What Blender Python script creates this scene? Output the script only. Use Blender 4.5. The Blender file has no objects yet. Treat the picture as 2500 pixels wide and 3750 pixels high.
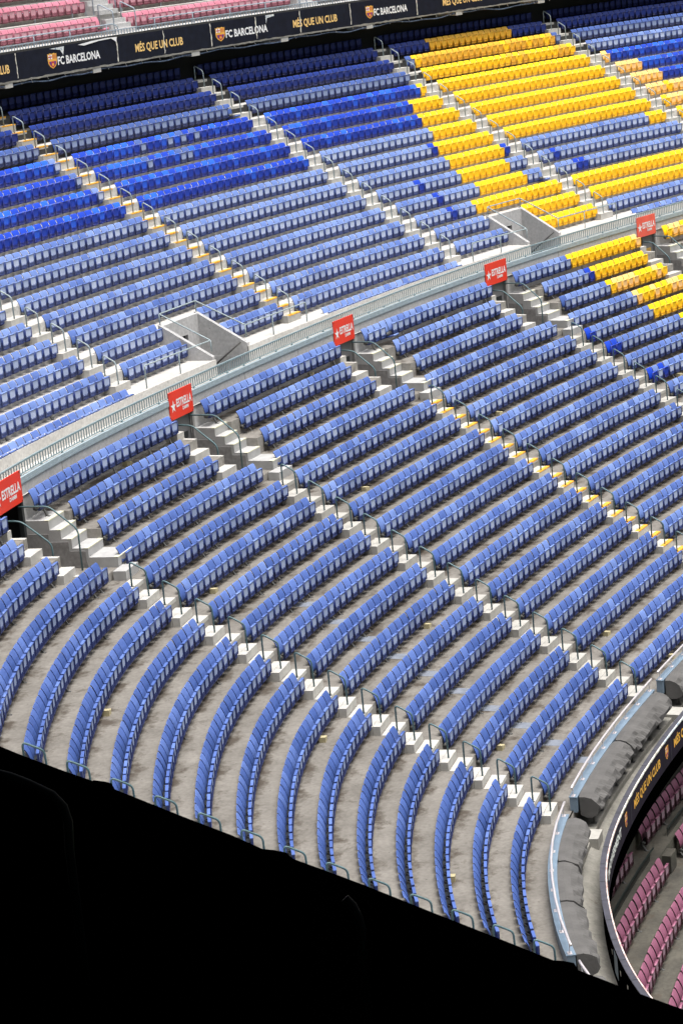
import bpy, math, random
import numpy as np
from mathutils import Vector
random.seed(7); RNG = np.random.default_rng(7)
R_ = math.radians
sc = bpy.context.scene
C = sc.collection

# ---------------------------------------------------------------- camera
yaw, pit, rol = .43406, -.23977, -.0945
F = Vector((math.cos(yaw)*math.cos(pit), math.sin(yaw)*math.cos(pit), math.sin(pit)))
Rt = Vector((math.sin(yaw), -math.cos(yaw), 0)); U = Rt.cross(F)
c_, s_ = math.cos(rol), math.sin(rol)
Rt, U = c_*Rt + s_*U, -s_*Rt + c_*U
CAM = Vector((-69.50457, -23.05064, 24.60077))
cd = bpy.data.cameras.new('camera'); cam = bpy.data.objects.new('camera', cd); C.objects.link(cam)
from mathutils import Matrix
m = Matrix((( Rt.x, U.x, -F.x, CAM.x), (Rt.y, U.y, -F.y, CAM.y), (Rt.z, U.z, -F.z, CAM.z), (0, 0, 0, 1)))
cam.matrix_world = m
FPX = math.exp(2.18415)*1000
cd.sensor_fit = 'VERTICAL'; cd.sensor_height = 36; cd.lens = FPX/3750*36
cd.clip_start = .5; cd.clip_end = 3000
sc.camera = cam

# ---------------------------------------------------------------- sky and sun (bright overcast)
w = bpy.data.worlds.new("World"); sc.world = w; w.use_nodes = True
nt = w.node_tree
sky = nt.nodes.new('ShaderNodeTexSky'); sky.sky_type = 'NISHITA'; sky.sun_disc = False
SUN_EL, SUN_AZ = R_(76), R_(262)          # azimuth of the sun, counter-clockwise from +x
sky.sun_elevation = SUN_EL; sky.sun_rotation = math.pi/2 - SUN_AZ
sky.air_density = 1.0; sky.dust_density = 6; sky.ozone_density = 1.0
hs = nt.nodes.new('ShaderNodeHueSaturation'); hs.inputs['Saturation'].default_value = .38
bg = nt.nodes['Background']; bg.inputs['Strength'].default_value = .15
nt.links.new(sky.outputs[0], hs.inputs['Color']); tc = nt.nodes.new('ShaderNodeTexCoord'); sx = nt.nodes.new('ShaderNodeSeparateXYZ'); nt.links.new(tc.outputs['Generated'], sx.inputs[0])
mr = nt.nodes.new('ShaderNodeMapRange'); mr.inputs['From Min'].default_value = 0; mr.inputs['From Max'].default_value = 1     # an overcast sky is far darker at the horizon than overhead
mr.inputs['To Min'].default_value = .12; mr.inputs['To Max'].default_value = 1.15; nt.links.new(sx.outputs[2], mr.inputs[0])
vm = nt.nodes.new('ShaderNodeVectorMath'); vm.operation = 'SCALE'; nt.links.new(hs.outputs[0], vm.inputs[0]); nt.links.new(mr.outputs[0], vm.inputs['Scale'])
nt.links.new(vm.outputs[0], bg.inputs[0])
sd = bpy.data.lights.new('sun', 'SUN'); sd.energy = 1.5; sd.angle = R_(32); sd.color = (1, .97, .92)
sun = bpy.data.objects.new('sun', sd); C.objects.link(sun)
sv = Vector((math.cos(SUN_AZ)*math.cos(SUN_EL), math.sin(SUN_AZ)*math.cos(SUN_EL), math.sin(SUN_EL)))
sun.rotation_euler = sv.to_track_quat('Z', 'Y').to_euler()
vs = sc.view_settings; vs.view_transform = 'Standard'; vs.look = 'None'; vs.exposure = .87; vs.gamma = 1
vs.use_curve_mapping = False

# ---------------------------------------------------------------- the bowl: one plan curve, rows are its offsets
D1, R1, G1 = .91963, .50053, .00186
D2, R2, G2, U0, H0 = .93416, .5624, .00165, 16.57016, 9.24887
TOP = .77                                   # seat top above its tread
ST = {'Z': -32.0, 'O': -21.139, 'A': -10.21, 'B': 0.0, 'C': 11.625, 'D': 22.942, 'E': 34.28, 'F': 45.7}
SU = {'N': -22.6, 'O': -11.2, 'P': .548, 'Q': 12.26, 'R': 23.59, 'S': 34.8, 'T': 46.533, 'V': 58.3}
DS = .1
sg = np.arange(-62., 75., DS)
kn = [-27.139, -21.139, -21.139*.67-10.21*.33, -21.139*.33-10.21*.67, -10.21, 0, 11.625, 22.942, 34.41, 45.88]
kv = [-.03334, -.04834, -.02456, -.04755, -.02131, -.00552, -.00575, -.01285, -.00349, -.0093]
kk = np.interp(sg, kn, kv)
th = np.concatenate([[0], np.cumsum((kk[1:]+kk[:-1])/2*DS)]); th -= np.interp(0, sg, th)
tm = (th[1:]+th[:-1])/2
cx = np.concatenate([[0], np.cumsum(np.cos(tm)*DS)]); cy = np.concatenate([[0], np.cumsum(np.sin(tm)*DS)])
cx -= np.interp(0, sg, cx); cy -= np.interp(0, sg, cy)
def th_(s): return float(np.interp(s, sg, th))
def W(s, r, z, t=0.):
    a = th_(s); x = float(np.interp(s, sg, cx)); y = float(np.interp(s, sg, cy))
    return (x - math.sin(a)*r + math.cos(a)*t, y + math.cos(a)*r + math.sin(a)*t, z)
def WA(s, r, z):
    s = np.asarray(s, float); a = np.interp(s, sg, th)
    return np.stack([np.interp(s, sg, cx) - np.sin(a)*r, np.interp(s, sg, cy) + np.cos(a)*r, z + 0*s], -1)
def z1(n): return (n-1)*R1 + G1*(n-1)**2 + .03          # tread height of lower row n
def z2(m): return H0 + (m-1)*R2 + G2*(m-1)**2 + .03
def r1(n): return (n-1)*D1
def r2(m): return U0 + (m-1)*D2
def arcpos(s0, s1, r):                                   # length along the offset curve
    s = np.linspace(s0, s1, 200); P = WA(s, r, 0); d = np.hypot(*np.diff(P[:, :2], axis=0).T)
    return s, np.concatenate([[0], np.cumsum(d)])
def s_off(s0, r, t):                                     # station reached from s0 after t metres at offset r
    k = float(np.interp(s0, sg, kk)); return s0 + t/(1 - k*r)
def project(P):
    d = Vector(P) - CAM; zz = d.dot(F)
    return 1250 + FPX*d.dot(Rt)/zz, 1875 - FPX*d.dot(U)/zz, zz
def ray(px, py): return (F + Rt*((px-1250)/FPX) - U*((py-1875)/FPX))

# ---------------------------------------------------------------- materials
def lin(c): return tuple(((v/255)/12.92 if v/255 <= .04045 else ((v/255+.055)/1.055)**2.4) for v in c) + (1,)
def mat(name, col, rough=.6, var=.12, scale=3., metal=0., col2=None, bump=0., spec=.5, speck=0.):
    m = bpy.data.materials.new(name); m.use_nodes = True; n = m.node_tree; b = n.nodes['Principled BSDF']
    b.inputs['Roughness'].default_value = rough; b.inputs['Metallic'].default_value = metal
    b.inputs['Specular IOR Level'].default_value = spec
    g = n.nodes.new('ShaderNodeNewGeometry')
    t = n.nodes.new('ShaderNodeTexNoise'); t.inputs['Scale'].default_value = scale; t.inputs['Detail'].default_value = 5
    n.links.new(g.outputs['Position'], t.inputs['Vector'])
    r = n.nodes.new('ShaderNodeValToRGB'); r.color_ramp.elements[0].position = .32; r.color_ramp.elements[1].position = .68
    c2 = col2 or col
    r.color_ramp.elements[0].color = tuple(max(0, v*(1-var)) for v in col[:3]) + (1,)
    r.color_ramp.elements[1].color = tuple(min(1, v*(1+var)) for v in c2[:3]) + (1,)
    n.links.new(t.outputs['Fac'], r.inputs['Fac']); n.links.new(r.outputs['Color'], b.inputs['Base Color'])
    if bump:
        bp = n.nodes.new('ShaderNodeBump'); bp.inputs['Strength'].default_value = bump; bp.inputs['Distance'].default_value = .02
        t2 = n.nodes.new('ShaderNodeTexNoise'); t2.inputs['Scale'].default_value = scale*6; t2.inputs['Detail'].default_value = 4
        n.links.new(g.outputs['Position'], t2.inputs['Vector']); n.links.new(t2.outputs['Fac'], bp.inputs['Height'])
        n.links.new(bp.outputs['Normal'], b.inputs['Normal'])
    return m
def concrete(name, a, b_, stain=(.075, .055, .04), samt=.9, thr=.5, sscale=1.1, joint=True):
    m = bpy.data.materials.new(name); m.use_nodes = True; n = m.node_tree; b = n.nodes['Principled BSDF']
    b.inputs['Roughness'].default_value = .9; b.inputs['Specular IOR Level'].default_value = .2
    L = n.links.new; N = n.nodes.new
    g = N('ShaderNodeNewGeometry')
    t = N('ShaderNodeTexNoise'); t.inputs['Scale'].default_value = .8; t.inputs['Detail'].default_value = 8; t.inputs['Roughness'].default_value = .65
    L(g.outputs['Position'], t.inputs['Vector'])
    r = N('ShaderNodeValToRGB'); r.color_ramp.elements[0].position = .3; r.color_ramp.elements[1].position = .7
    r.color_ramp.elements[0].color = a+(1,); r.color_ramp.elements[1].color = b_+(1,)
    L(t.outputs['Fac'], r.inputs['Fac'])
    # grain and dark specks
    t2 = N('ShaderNodeTexNoise'); t2.inputs['Scale'].default_value = 9; t2.inputs['Detail'].default_value = 6
    L(g.outputs['Position'], t2.inputs['Vector'])
    r2_ = N('ShaderNodeMapRange'); r2_.inputs['From Min'].default_value = .3; r2_.inputs['From Max'].default_value = .7
    r2_.inputs['To Min'].default_value = .84; r2_.inputs['To Max'].default_value = 1.1
    L(t2.outputs['Fac'], r2_.inputs['Value'])
    mx = N('ShaderNodeMix'); mx.data_type = 'RGBA'; mx.blend_type = 'MULTIPLY'; mx.inputs['Factor'].default_value = 1
    L(r.outputs['Color'], mx.inputs['A']); L(r2_.outputs['Result'], mx.inputs['B'])
    vo = N('ShaderNodeTexVoronoi'); vo.inputs['Scale'].default_value = 3.2; L(g.outputs['Position'], vo.inputs['Vector'])
    sp = N('ShaderNodeMapRange'); sp.inputs['From Min'].default_value = .05; sp.inputs['From Max'].default_value = .09
    sp.inputs['To Min'].default_value = .55; sp.inputs['To Max'].default_value = 1
    L(vo.outputs['Distance'], sp.inputs['Value'])
    mx2 = N('ShaderNodeMix'); mx2.data_type = 'RGBA'; mx2.blend_type = 'MULTIPLY'; mx2.inputs['Factor'].default_value = 1
    L(mx.outputs['Result'], mx2.inputs['A']); L(sp.outputs['Result'], mx2.inputs['B'])
    # dirt washed against the risers
    at = N('ShaderNodeAttribute'); at.attribute_name = 'dirt'
    t3 = N('ShaderNodeTexNoise'); t3.inputs['Scale'].default_value = sscale; t3.inputs['Detail'].default_value = 7; t3.inputs['Roughness'].default_value = .7
    mp = N('ShaderNodeMapping'); mp.inputs['Location'].default_value = (13, 7, 3); L(g.outputs['Position'], mp.inputs['Vector']); L(mp.outputs['Vector'], t3.inputs['Vector'])
    ad = N('ShaderNodeMath'); ad.operation = 'MULTIPLY_ADD'; ad.inputs[1].default_value = .22
    L(at.outputs['Fac'], ad.inputs[0]); L(t3.outputs['Fac'], ad.inputs[2])
    mr = N('ShaderNodeMapRange'); mr.inputs['From Min'].default_value = thr+.17; mr.inputs['From Max'].default_value = thr+.30
    mr.inputs['To Max'].default_value = samt; L(ad.outputs[0], mr.inputs['Value'])
    mx3 = N('ShaderNodeMix'); mx3.data_type = 'RGBA'; L(mr.outputs['Result'], mx3.inputs['Factor'])
    L(mx2.outputs['Result'], mx3.inputs['A']); mx3.inputs['B'].default_value = stain+(1,)
    L(mx3.outputs['Result'], b.inputs['Base Color'])
    bp = N('ShaderNodeBump'); bp.inputs['Strength'].default_value = .25; bp.inputs['Distance'].default_value = .02
    L(t2.outputs['Fac'], bp.inputs['Height']); L(bp.outputs['Normal'], b.inputs['Normal'])
    return m
M = {}
M['conc_low'] = concrete('lower_concrete', (.142, .132, .118), (.228, .214, .193), thr=.50, stain=(.065, .053, .042))  # toned below the upper concrete; dimmer light is put into this colour
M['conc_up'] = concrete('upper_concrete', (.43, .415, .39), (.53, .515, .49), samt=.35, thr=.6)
M['riser'] = concrete('riser_concrete', (.24, .228, .21), (.33, .315, .29), samt=.6, thr=.46)
M['riser_up'] = concrete('upper_riser_concrete', (.50, .49, .46), (.60, .59, .56), samt=.35, thr=.6)
M['ledge'] = concrete('ledge_concrete', (.17, .165, .145), (.30, .29, .26), stain=(.09, .06, .035), samt=.8, thr=.42, sscale=.9)
M['dark_conc'] = concrete('old_dark_concrete', (.055, .052, .046), (.13, .122, .10), samt=.6)
M['wall'] = concrete('smooth_wall_concrete', (.42, .42, .42), (.50, .495, .49), samt=.15, thr=.62)
M['shell'] = concrete('underside_and_shade_concrete', (.035, .035, .035), (.06, .06, .058))  # also covers the topmost upper rows as painted shade
M['step'] = mat('pale_step_concrete', (.37, .36, .33), .85, .10, 5, bump=.2)
M['step_w'] = mat('white_painted_step', (.44, .43, .40), .8, .10, 4, bump=.15)
M['stair'] = mat('grey_stair_concrete', (.36, .36, .355), .85, .10, 3, bump=.2)
M['nosing'] = mat('pale_cream_nosing', (.55, .54, .42), .8, .1, 6)
M['pitwall'] = mat('rough_grey_render', (.22, .215, .21), .9, .18, 8, bump=.3)
M['yellow_paint'] = mat('yellow_step_paint', (.68, .34, .03), .75, .35, 11)
M['rail'] = mat('green_grey_rail_paint', (.075, .14, .155), .45, .15, 8)
M['rail_up'] = mat('pale_grey_rail_paint', (.27, .33, .345), .5, .15, 8)
M['balu'] = mat('pale_blue_grey_paint', (.21, .28, .30), .55, .12, 6)
M['beam'] = mat('light_blue_beam_paint', (.33, .40, .43), .55, .12, 6)
M['balu3'] = mat('grey_blue_rail_paint', (.30, .36, .42), .55, .15, 6)
M['panel'] = mat('light_blue_steel_paint', (.155, .215, .28), .5, .12, 3)
M['steel'] = mat('brushed_steel', (.62, .58, .59), .35, .08, 20, metal=.35)
M['plate'] = mat('dull_metal_plate', (.085, .085, .082), .6, .2, 14, metal=.3)
M['cover'] = mat('grey_cover_fabric', (.095, .092, .089), .95, .16, 2, bump=.5)
M['black'] = mat('black_and_shade_fabric', (.0002, .0002, .0002), 1., .1, 2, spec=0.)  # on the near tier this black is deep shade put into the colour
M['darkrail'] = mat('black_rail_paint', (.0012, .002, .0024), .5, .2, 2, spec=.03)
M['banner'] = mat('navy_banner_cloth', (.006, .008, .017), .85, .25, 3, bump=.3, spec=.2)
M['banner2'] = mat('dark_plum_banner_cloth', (.011, .006, .018), .85, .25, 3, bump=.3, spec=.2)
M['coping'] = mat('slate_coping', (.045, .045, .06), .7, .2, 5)
M['tape'] = mat('torn_pale_edge', (.55, .53, .47), .8, .35, 7, col2=(.65, .62, .55))
M['tape_red'] = mat('faded_red_edge', (.62, .40, .37), .8, .3, 5, col2=(.62, .52, .48))
M['tape_blue'] = mat('torn_blue_edge', (.30, .42, .60), .8, .4, 12, col2=(.65, .65, .6))
M['gold'] = mat('gold_lettering', (.85, .56, .20), .7, .08, 5)
M['gold2'] = mat('orange_gold_lettering', (.80, .42, .06), .7, .08, 5)
M['white'] = mat('white_lettering', (.80, .80, .80), .7, .05, 5)
M['red'] = mat('red_sign_panel', (.80, .045, .02), .45, .06, 1.5)
M['redf'] = mat('faded_red_sign_panel', (.80, .12, .08), .5, .1, 1.5)
M['door'] = mat('grey_door_paint', (.16, .16, .165), .6, .1, 2)
M['dark'] = mat('dark_opening_and_shade', (.006, .006, .007), .9, .1, 2)
M['slot'] = mat('dark_door_plate', (.02, .024, .026), .5, .1, 2)
M['slot_y'] = mat('ochre_door_label', (.45, .27, .06), .6, .1, 2)
M['wood'] = mat('pale_yellow_block', (.42, .37, .22), .85, .15, 8)
M['jplate'] = mat('blue_grey_joint_plate', (.18, .20, .24), .6, .15, 5)
M['crest_blue'] = mat('crest_blue', (.02, .05, .25), .7, .05); M['crest_red'] = mat('crest_red', (.45, .02, .05), .7, .05)
M['cable'] = mat('dark_blue_cable_wrap', (.02, .035, .07), .6, .3, 9, col2=(.09, .13, .2))
M['grass'] = mat('pitch_grass', (.03, .09, .02), .9, .3, .5)
M['fence'] = mat('black_fence_paint', (.012, .02, .02), .5, .2, 4)
def plastics(pre, back, rim, panel, rough=.42, var=.10):
    M[pre+'_back'] = mat(pre+'_backrest_plastic', back, rough, var, 2.2, bump=.03)
    M[pre+'_rim'] = mat(pre+'_rim_plastic', rim, rough, var, 2)  # deeper rim plastic, with shadow of the seat gaps put into its tone
    M[pre+'_panel'] = mat(pre+'_panel_plastic', panel, .6, .07, 2.5)
plastics('bleached_blue', (.098, .168, .45), (.013, .029, .14), (.34, .41, .60), .5)
plastics('faded_blue', (.072, .132, .39), (.010, .024, .125), (.28, .345, .54), .5)
plastics('mid_blue', (.055, .107, .335), (.008, .019, .11), (.23, .29, .47), .5)
plastics('pale_blue', (.18, .27, .57), (.020, .045, .19), (.46, .53, .72), .5)
plastics('chalky_blue', (.138, .22, .51), (.018, .038, .17), (.41, .48, .67), .5)
plastics('royal_blue', (.008, .055, .52), (.004, .018, .22), (.004, .035, .36), .35)
plastics('shade_navy_blue', (.005, .028, .22), (.003, .010, .10), (.005, .022, .18), .4)  # guessed navy, darkened to carry the overhang shade of the top rows
plastics('sky_royal_blue', (.02, .13, .72), (.005, .025, .28), (.012, .09, .62), .35)
plastics('yellow', (.95, .62, .004), (.90, .50, .004), (.93, .56, .004), .4, .04)
plastics('cream_yellow', (.90, .60, .20), (.85, .45, .06), (.92, .58, .24), .5, .06)
plastics('amber', (.80, .45, .03), (.72, .36, .01), (.75, .40, .03), .45, .06)
plastics('purple', (.30, .11, .18), (.045, .008, .018), (.32, .20, .26), .42, .14)
plastics('pink', (.55, .19, .26), (.26, .075, .11), (.55, .29, .34), .6, .16)

# ---------------------------------------------------------------- mesh builder
class MB:
    def __init__(s): s.v = []; s.f = []; s.m = []; s.d = []; s.k = 0
    def add(s, V, Fc, mi=0, d=None):
        n = s.k; s.v.append(np.asarray(V, float).reshape(-1, 3)); s.k += len(s.v[-1])
        s.f += [tuple(i+n for i in f) for f in Fc]; s.m += [mi]*len(Fc)
        s.d.append(np.zeros(len(s.v[-1])) if d is None else np.asarray(d, float))
    def box(s, x0, x1, y0, y1, z0, z1, mi=0):
        s.add([(x0,y0,z0),(x1,y0,z0),(x1,y1,z0),(x0,y1,z0),(x0,y0,z1),(x1,y0,z1),(x1,y1,z1),(x0,y1,z1)],
              [(0,3,2,1),(4,5,6,7),(0,1,5,4),(1,2,6,5),(2,3,7,6),(3,0,4,7)], mi)
    def sweep(s, prof, s0, s1, mi=0, ds=.5, caps=True, closed=True, fn=None):
        # prof: (r, z) polygon swept along the plan curve from s0 to s1
        ns = max(2, int(math.ceil(abs(s1-s0)/ds))+1); S = np.linspace(s0, s1, ns); k = len(prof)
        V = np.zeros((ns, k, 3))
        for j, (r, z) in enumerate(prof): V[:, j] = WA(S, r, z)
        if fn is not None: V = fn(S, V)
        Fc = []
        for i in range(ns-1):
            for j in range(k if closed else k-1):
                a = i*k+j; b = i*k+(j+1) % k; Fc.append((a, b, b+k, a+k))
        if caps and closed: Fc += [tuple(range(k))[::-1], tuple((ns-1)*k+j for j in range(k))]
        s.add(V, Fc, mi)
    def cbox(s, s0, s1, ra, rb, za, zb, mi=0, ds=.5): s.sweep([(ra, za), (ra, zb), (rb, zb), (rb, za)], s0, s1, mi, ds)
    def strip(s, rs, z, s0, s1, mi=0, dirt=None, ds=.5):
        # horizontal sheet
        ns = max(2, int(math.ceil(abs(s1-s0)/ds))+1); S = np.linspace(s0, s1, ns); k = len(rs)
        V = np.zeros((ns, k, 3))
        for j, r in enumerate(rs): V[:, j] = WA(S, r, z)
        Fc = [(i*k+j, (i+1)*k+j, (i+1)*k+j+1, i*k+j+1) for i in range(ns-1) for j in range(k-1)]
        s.add(V, Fc, mi, None if dirt is None else np.tile(dirt, ns))
    def wallr(s, r, za, zb, s0, s1, mi=0, ds=.5, d=(1., .2)):
        ns = max(2, int(math.ceil(abs(s1-s0)/ds))+1); S = np.linspace(s0, s1, ns)
        V = np.zeros((ns, 2, 3)); V[:, 0] = WA(S, r, za); V[:, 1] = WA(S, r, zb)
        s.add(V, [(i*2, i*2+2, i*2+3, i*2+1) for i in range(ns-1)], mi, np.tile(d, ns))
    def tube(s, pts, rad=.022, n=7, mi=0, cap=True):
        P = np.array(pts, float); k = len(P); V = []
        T = np.zeros_like(P); T[1:-1] = P[2:]-P[:-2]; T[0] = P[1]-P[0]; T[-1] = P[-1]-P[-2]
        T /= np.linalg.norm(T, axis=1)[:, None]
        up = np.array((.13, .31, .94)); 
        if abs(T[0] @ up) > .9: up = np.array((.96, .2, .1))
        a = np.cross(T[0], up); a /= np.linalg.norm(a)
        for i in range(k):
            a = a - (a@T[i])*T[i]; a /= np.linalg.norm(a); b = np.cross(T[i], a)
            for j in range(n):
                q = 2*math.pi*j/n; V.append(P[i] + rad*(math.cos(q)*a + math.sin(q)*b))
        Fc = [(i*n+j, i*n+(j+1) % n, (i+1)*n+(j+1) % n, (i+1)*n+j) for i in range(k-1) for j in range(n)]
        if cap: Fc += [tuple(range(n))[::-1], tuple((k-1)*n+j for j in range(n))]
        s.add(V, Fc, mi)
    def mesh(s, name, mats, smooth=False):
        me = bpy.data.meshes.new(name)
        V = np.concatenate(s.v) if s.v else np.zeros((0, 3))
        me.from_pydata([tuple(v) for v in V], [], s.f)
        for m_ in mats: me.materials.append(m_)
        if len(mats) > 1: me.polygons.foreach_set('material_index', np.array(s.m, np.int32))
        if any(d.any() for d in s.d):
            at = me.attributes.new('dirt', 'FLOAT', 'POINT'); at.data.foreach_set('value', np.concatenate(s.d))
        if smooth: me.polygons.foreach_set('use_smooth', np.ones(len(s.f), bool))
        me.update(); return me
def link(name, me, parent=None):
    o = bpy.data.objects.new(name, me); C.objects.link(o)
    if parent is not None: o.parent = parent
    return o
def build(mb, name, mats, parent=None, smooth=False):
    if not isinstance(mats, (list, tuple)): mats = [mats]
    return link(name, mb.mesh(name, mats, smooth), parent)
def tag(o, label, cat, group=None):
    o['label'] = label; o['category'] = cat
    if group: o['group'] = group
    return o
def thing(name, loc, label, cat, group=None):
    o = bpy.data.objects.new(name, None); C.objects.link(o); o.location = loc; o.empty_display_size = .2
    return tag(o, label, cat, group)
def sub_(o, par): o.parent = par; return o
def keep(o, root):                        # geometry given in world space, hung under an Empty away from the origin
    o.parent = root; o.matrix_parent_inverse = Matrix.Translation(-root.location); return o
def struct(o): o['kind'] = 'structure'; return o
def fillet(pts, rad, n=4):
    P = [np.array(p, float) for p in pts]; out = [P[0]]
    for i in range(1, len(P)-1):
        a = P[i-1]-P[i]; b = P[i+1]-P[i]; la = np.linalg.norm(a); lb = np.linalg.norm(b); d = min(rad, la*.45, lb*.45)
        A = P[i]+a/la*d; B = P[i]+b/lb*d
        for j in range(n+1):
            q = j/n; out.append((1-q)**2*A + 2*q*(1-q)*P[i] + q*q*B)
    out.append(P[-1]); return out
ORD = lambda n: str(n)+('th' if 10 <= n % 100 <= 20 else {1: 'st', 2: 'nd', 3: 'rd'}.get(n % 10, 'th'))

# ---------------------------------------------------------------- ground
mb = MB(); mb.add([(-600,-600,-16),(600,-600,-16),(600,600,-16),(-600,600,-16)], [(0,1,2,3)])
struct(build(mb, 'ground', M['grass']))

# ---------------------------------------------------------------- terraces
SMIN, SMAX = -44., 68.
EDGE = lambda n, D: (n-1)*D - .12 - D
WALLR = 14.55
pits = [ST[k] for k in 'ABCDEF'] + [ST['O']]
def pit_split(s0, s1, lst, a, b):
    out = []; cur = s0
    for c in sorted(lst):
        if c+a > cur: out.append((cur, c+a)); cur = c+b
    out.append((cur, s1)); return out
PA, PB = -.85, .62                       # lower vomitory pit, either side of its station
mb = MB()
DR = lambda e, b: ([e, e+.18, e+.45, b-.30, b-.12, b], [0, .15, .55, .9, 1., 1.])
for n in range(1, 18):
    e, b = EDGE(n, D1)+ .0, (n-1)*D1-.12
    if n == 17: b = WALLR
    rs, dd = DR(e, b)
    segs = [(SMIN, SMAX)] if n < 15 else pit_split(SMIN, SMAX, pits, PA, 1.52)
    for a_, b_ in segs:
        mb.strip(rs, z1(n), a_, b_, 0, dd)
    if n > 1:
        for a_, b_ in segs: mb.wallr(e, z1(n-1), z1(n), a_, b_, 1)
for c in pits:                            # pit floor and the cut ends of the treads
    mb.strip([EDGE(15, D1), WALLR+2.2], 7.10, c+PA, c+1.52, 0)
    mb.wallr(EDGE(15, D1), z1(14), 7.10, c+PA, c+1.52, 1)
    for sd_ in (PA, 1.52):
        for n in (15, 16, 17):
            e, b = EDGE(n, D1), (n-1)*D1-.12 if n < 17 else WALLR
            P = [W(c+sd_, e, 6.9), W(c+sd_, b, 6.9), W(c+sd_, b, z1(n)), W(c+sd_, e, z1(n))]
            mb.add(P, [(0,1,2,3)], 1)
mb.strip([-1.04, -1.0], .03, SMIN, SMAX, 0)
mb.wallr(-1.04, -.55, .03, SMIN, SMAX, 1)
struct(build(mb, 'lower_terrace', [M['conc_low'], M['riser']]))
# ledge in front of the first row
mb = MB(); mb.sweep([(-2.27, -.95), (-1.95, -.80), (-1.645, -.64), (-1.64, -.67), (-1.625, -.67), (-1.62, -.52), (-1.3, -.50), (-1.04, -.50)], SMIN, SMAX, 0, closed=False)
mb.sweep([(-2.39, -.84), (-2.39, -1.3), (9., -1.3), (13., 4.2)], SMIN, SMAX, 1, closed=False)
struct(build(mb, 'ledge', [M['ledge'], M['shell']]))
# upper terrace, with the two stair pits of the upper entrances
UP = [(5.25, 7.50), (27.72, 29.88), (50.2, 52.4), (-17.5, -15.2)]
mb = MB()
E2 = lambda m: U0 + (m-1)*D2 - .12 - D2
for m_ in range(1, 17):
    e, b = E2(m_), U0+(m_-1)*D2-.12
    if m_ == 1: e, b = 14.45, 16.2
    if m_ == 2: e = 16.2
    segs = [(SMIN, SMAX)]
    if m_ <= 3: 
        segs = []; cur = SMIN
        for a_, b_ in sorted(UP): segs.append((cur, a_)); cur = b_
        segs.append((cur, SMAX))
        if m_ == 1: segs = [(SMIN, SMAX)]
    rs, dd = DR(e, b)
    if m_ == 1: rs, dd = [14.5, 15.2, 15.9, 16.2], [.3, .1, .6, 1]
    for a_, b_ in segs:
        mb.strip(rs, z2(m_), a_, b_, 0 if m_ < 15 else 2, dd)  # topmost treads and risers take the dark concrete to imitate overhang shade
        if m_ > 1: mb.wallr(e, z2(m_-1), z2(m_), a_, b_, 1 if m_ < 14 else 2, d=(.3, 0))
    if m_ == 4:
        for a_, b_ in UP: mb.wallr(e, 10.5, z2(4), a_, b_, 1); mb.wallr(e, 7.5, 10.5, b_-.35, b_, 1)
mb.wallr(U0+15*D2-.12, z2(16), 19.62, SMIN, SMAX, 3)  # near-black back wall, added to stand for deep shade under the top tier
for a_, b_ in ((SMIN, 1), (SMAX, -1)):   # dark end caps, added to keep light from leaking in
    P = [W(a_, 15, 9), W(a_, 30.5, 9), W(a_, 30.5, 19.5), W(a_, 29.2, 19.5), W(a_, 15, 9.3)]
    mb.add(P, [(0,1,2,3,4)], 2)
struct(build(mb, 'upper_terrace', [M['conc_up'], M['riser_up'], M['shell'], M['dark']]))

# ---------------------------------------------------------------- retaining wall, openings, doors, stairs, red signs
mb = MB(); cur = SMIN
for c in sorted(pits):
    mb.cbox(cur, c-.85, WALLR, WALLR+.25, 8.3, 9.70); mb.cbox(c-.85, c+.62, WALLR, WALLR+.25, 9.12, 9.70); cur = c+.62
mb.cbox(cur, SMAX, WALLR, WALLR+.25, 8.3, 9.70)
RW = tag(build(mb, 'retaining_wall', M['wall']), 'long pale concrete wall under the railing between the lower and upper seats', 'wall')
s = -15.
while s < 44:
    mb = MB(); mb.cbox(s-.012, s+.012, WALLR-.004, WALLR, 8.4, 9.60); sub_(build(mb, 'panel_joint', M['pitwall']), RW); s += 3.85
mb = MB()
root = thing('balustrade', W(5, WALLR, 9.7), 'long pale blue-grey railing with close flat bars on top of the concrete wall', 'railing')
mb.cbox(SMIN, SMAX, WALLR-.03, WALLR+.10, 9.70, 9.80); mb.cbox(SMIN, SMAX, WALLR-.035, WALLR-.005, 9.62, 9.695)
keep(build(mb, 'base_beam', M['beam']), root)
mb = MB(); mb.cbox(SMIN, SMAX, WALLR+.05, WALLR+.11, 10.165, 10.215); keep(build(mb, 'top_rail', M['balu']), root)
mb = MB(); mb.cbox(SMIN, SMAX, WALLR+.055, WALLR+.105, 9.84, 9.865); keep(build(mb, 'bottom_rail', M['balu']), root)
s = -14.
while s < 44:
    mb = MB()
    for k in range(8):
        q = s + k*.1437; a = th_(q); P = np.array(W(q, WALLR+.08, 0)); t = np.array((math.cos(a), math.sin(a), 0)); n = np.array((-math.sin(a), math.cos(a), 0))
        V = [P + t*dx + n*dy + np.array((0, 0, z)) for z in (9.865, 10.165) for dx, dy in ((-.022, -.008), (.022, -.008), (.022, .008), (-.022, .008))]
        mb.add(V, [(0,1,5,4),(1,2,6,5),(2,3,7,6),(3,0,4,7)])
    keep(build(mb, 'bar_infill', M['balu']), root)
    mb = MB(); mb.cbox(s-.02, s+.02, WALLR+.04, WALLR+.10, 9.78, 9.86); keep(build(mb, 'foot', M['balu']), root); s += 1.15

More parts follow.
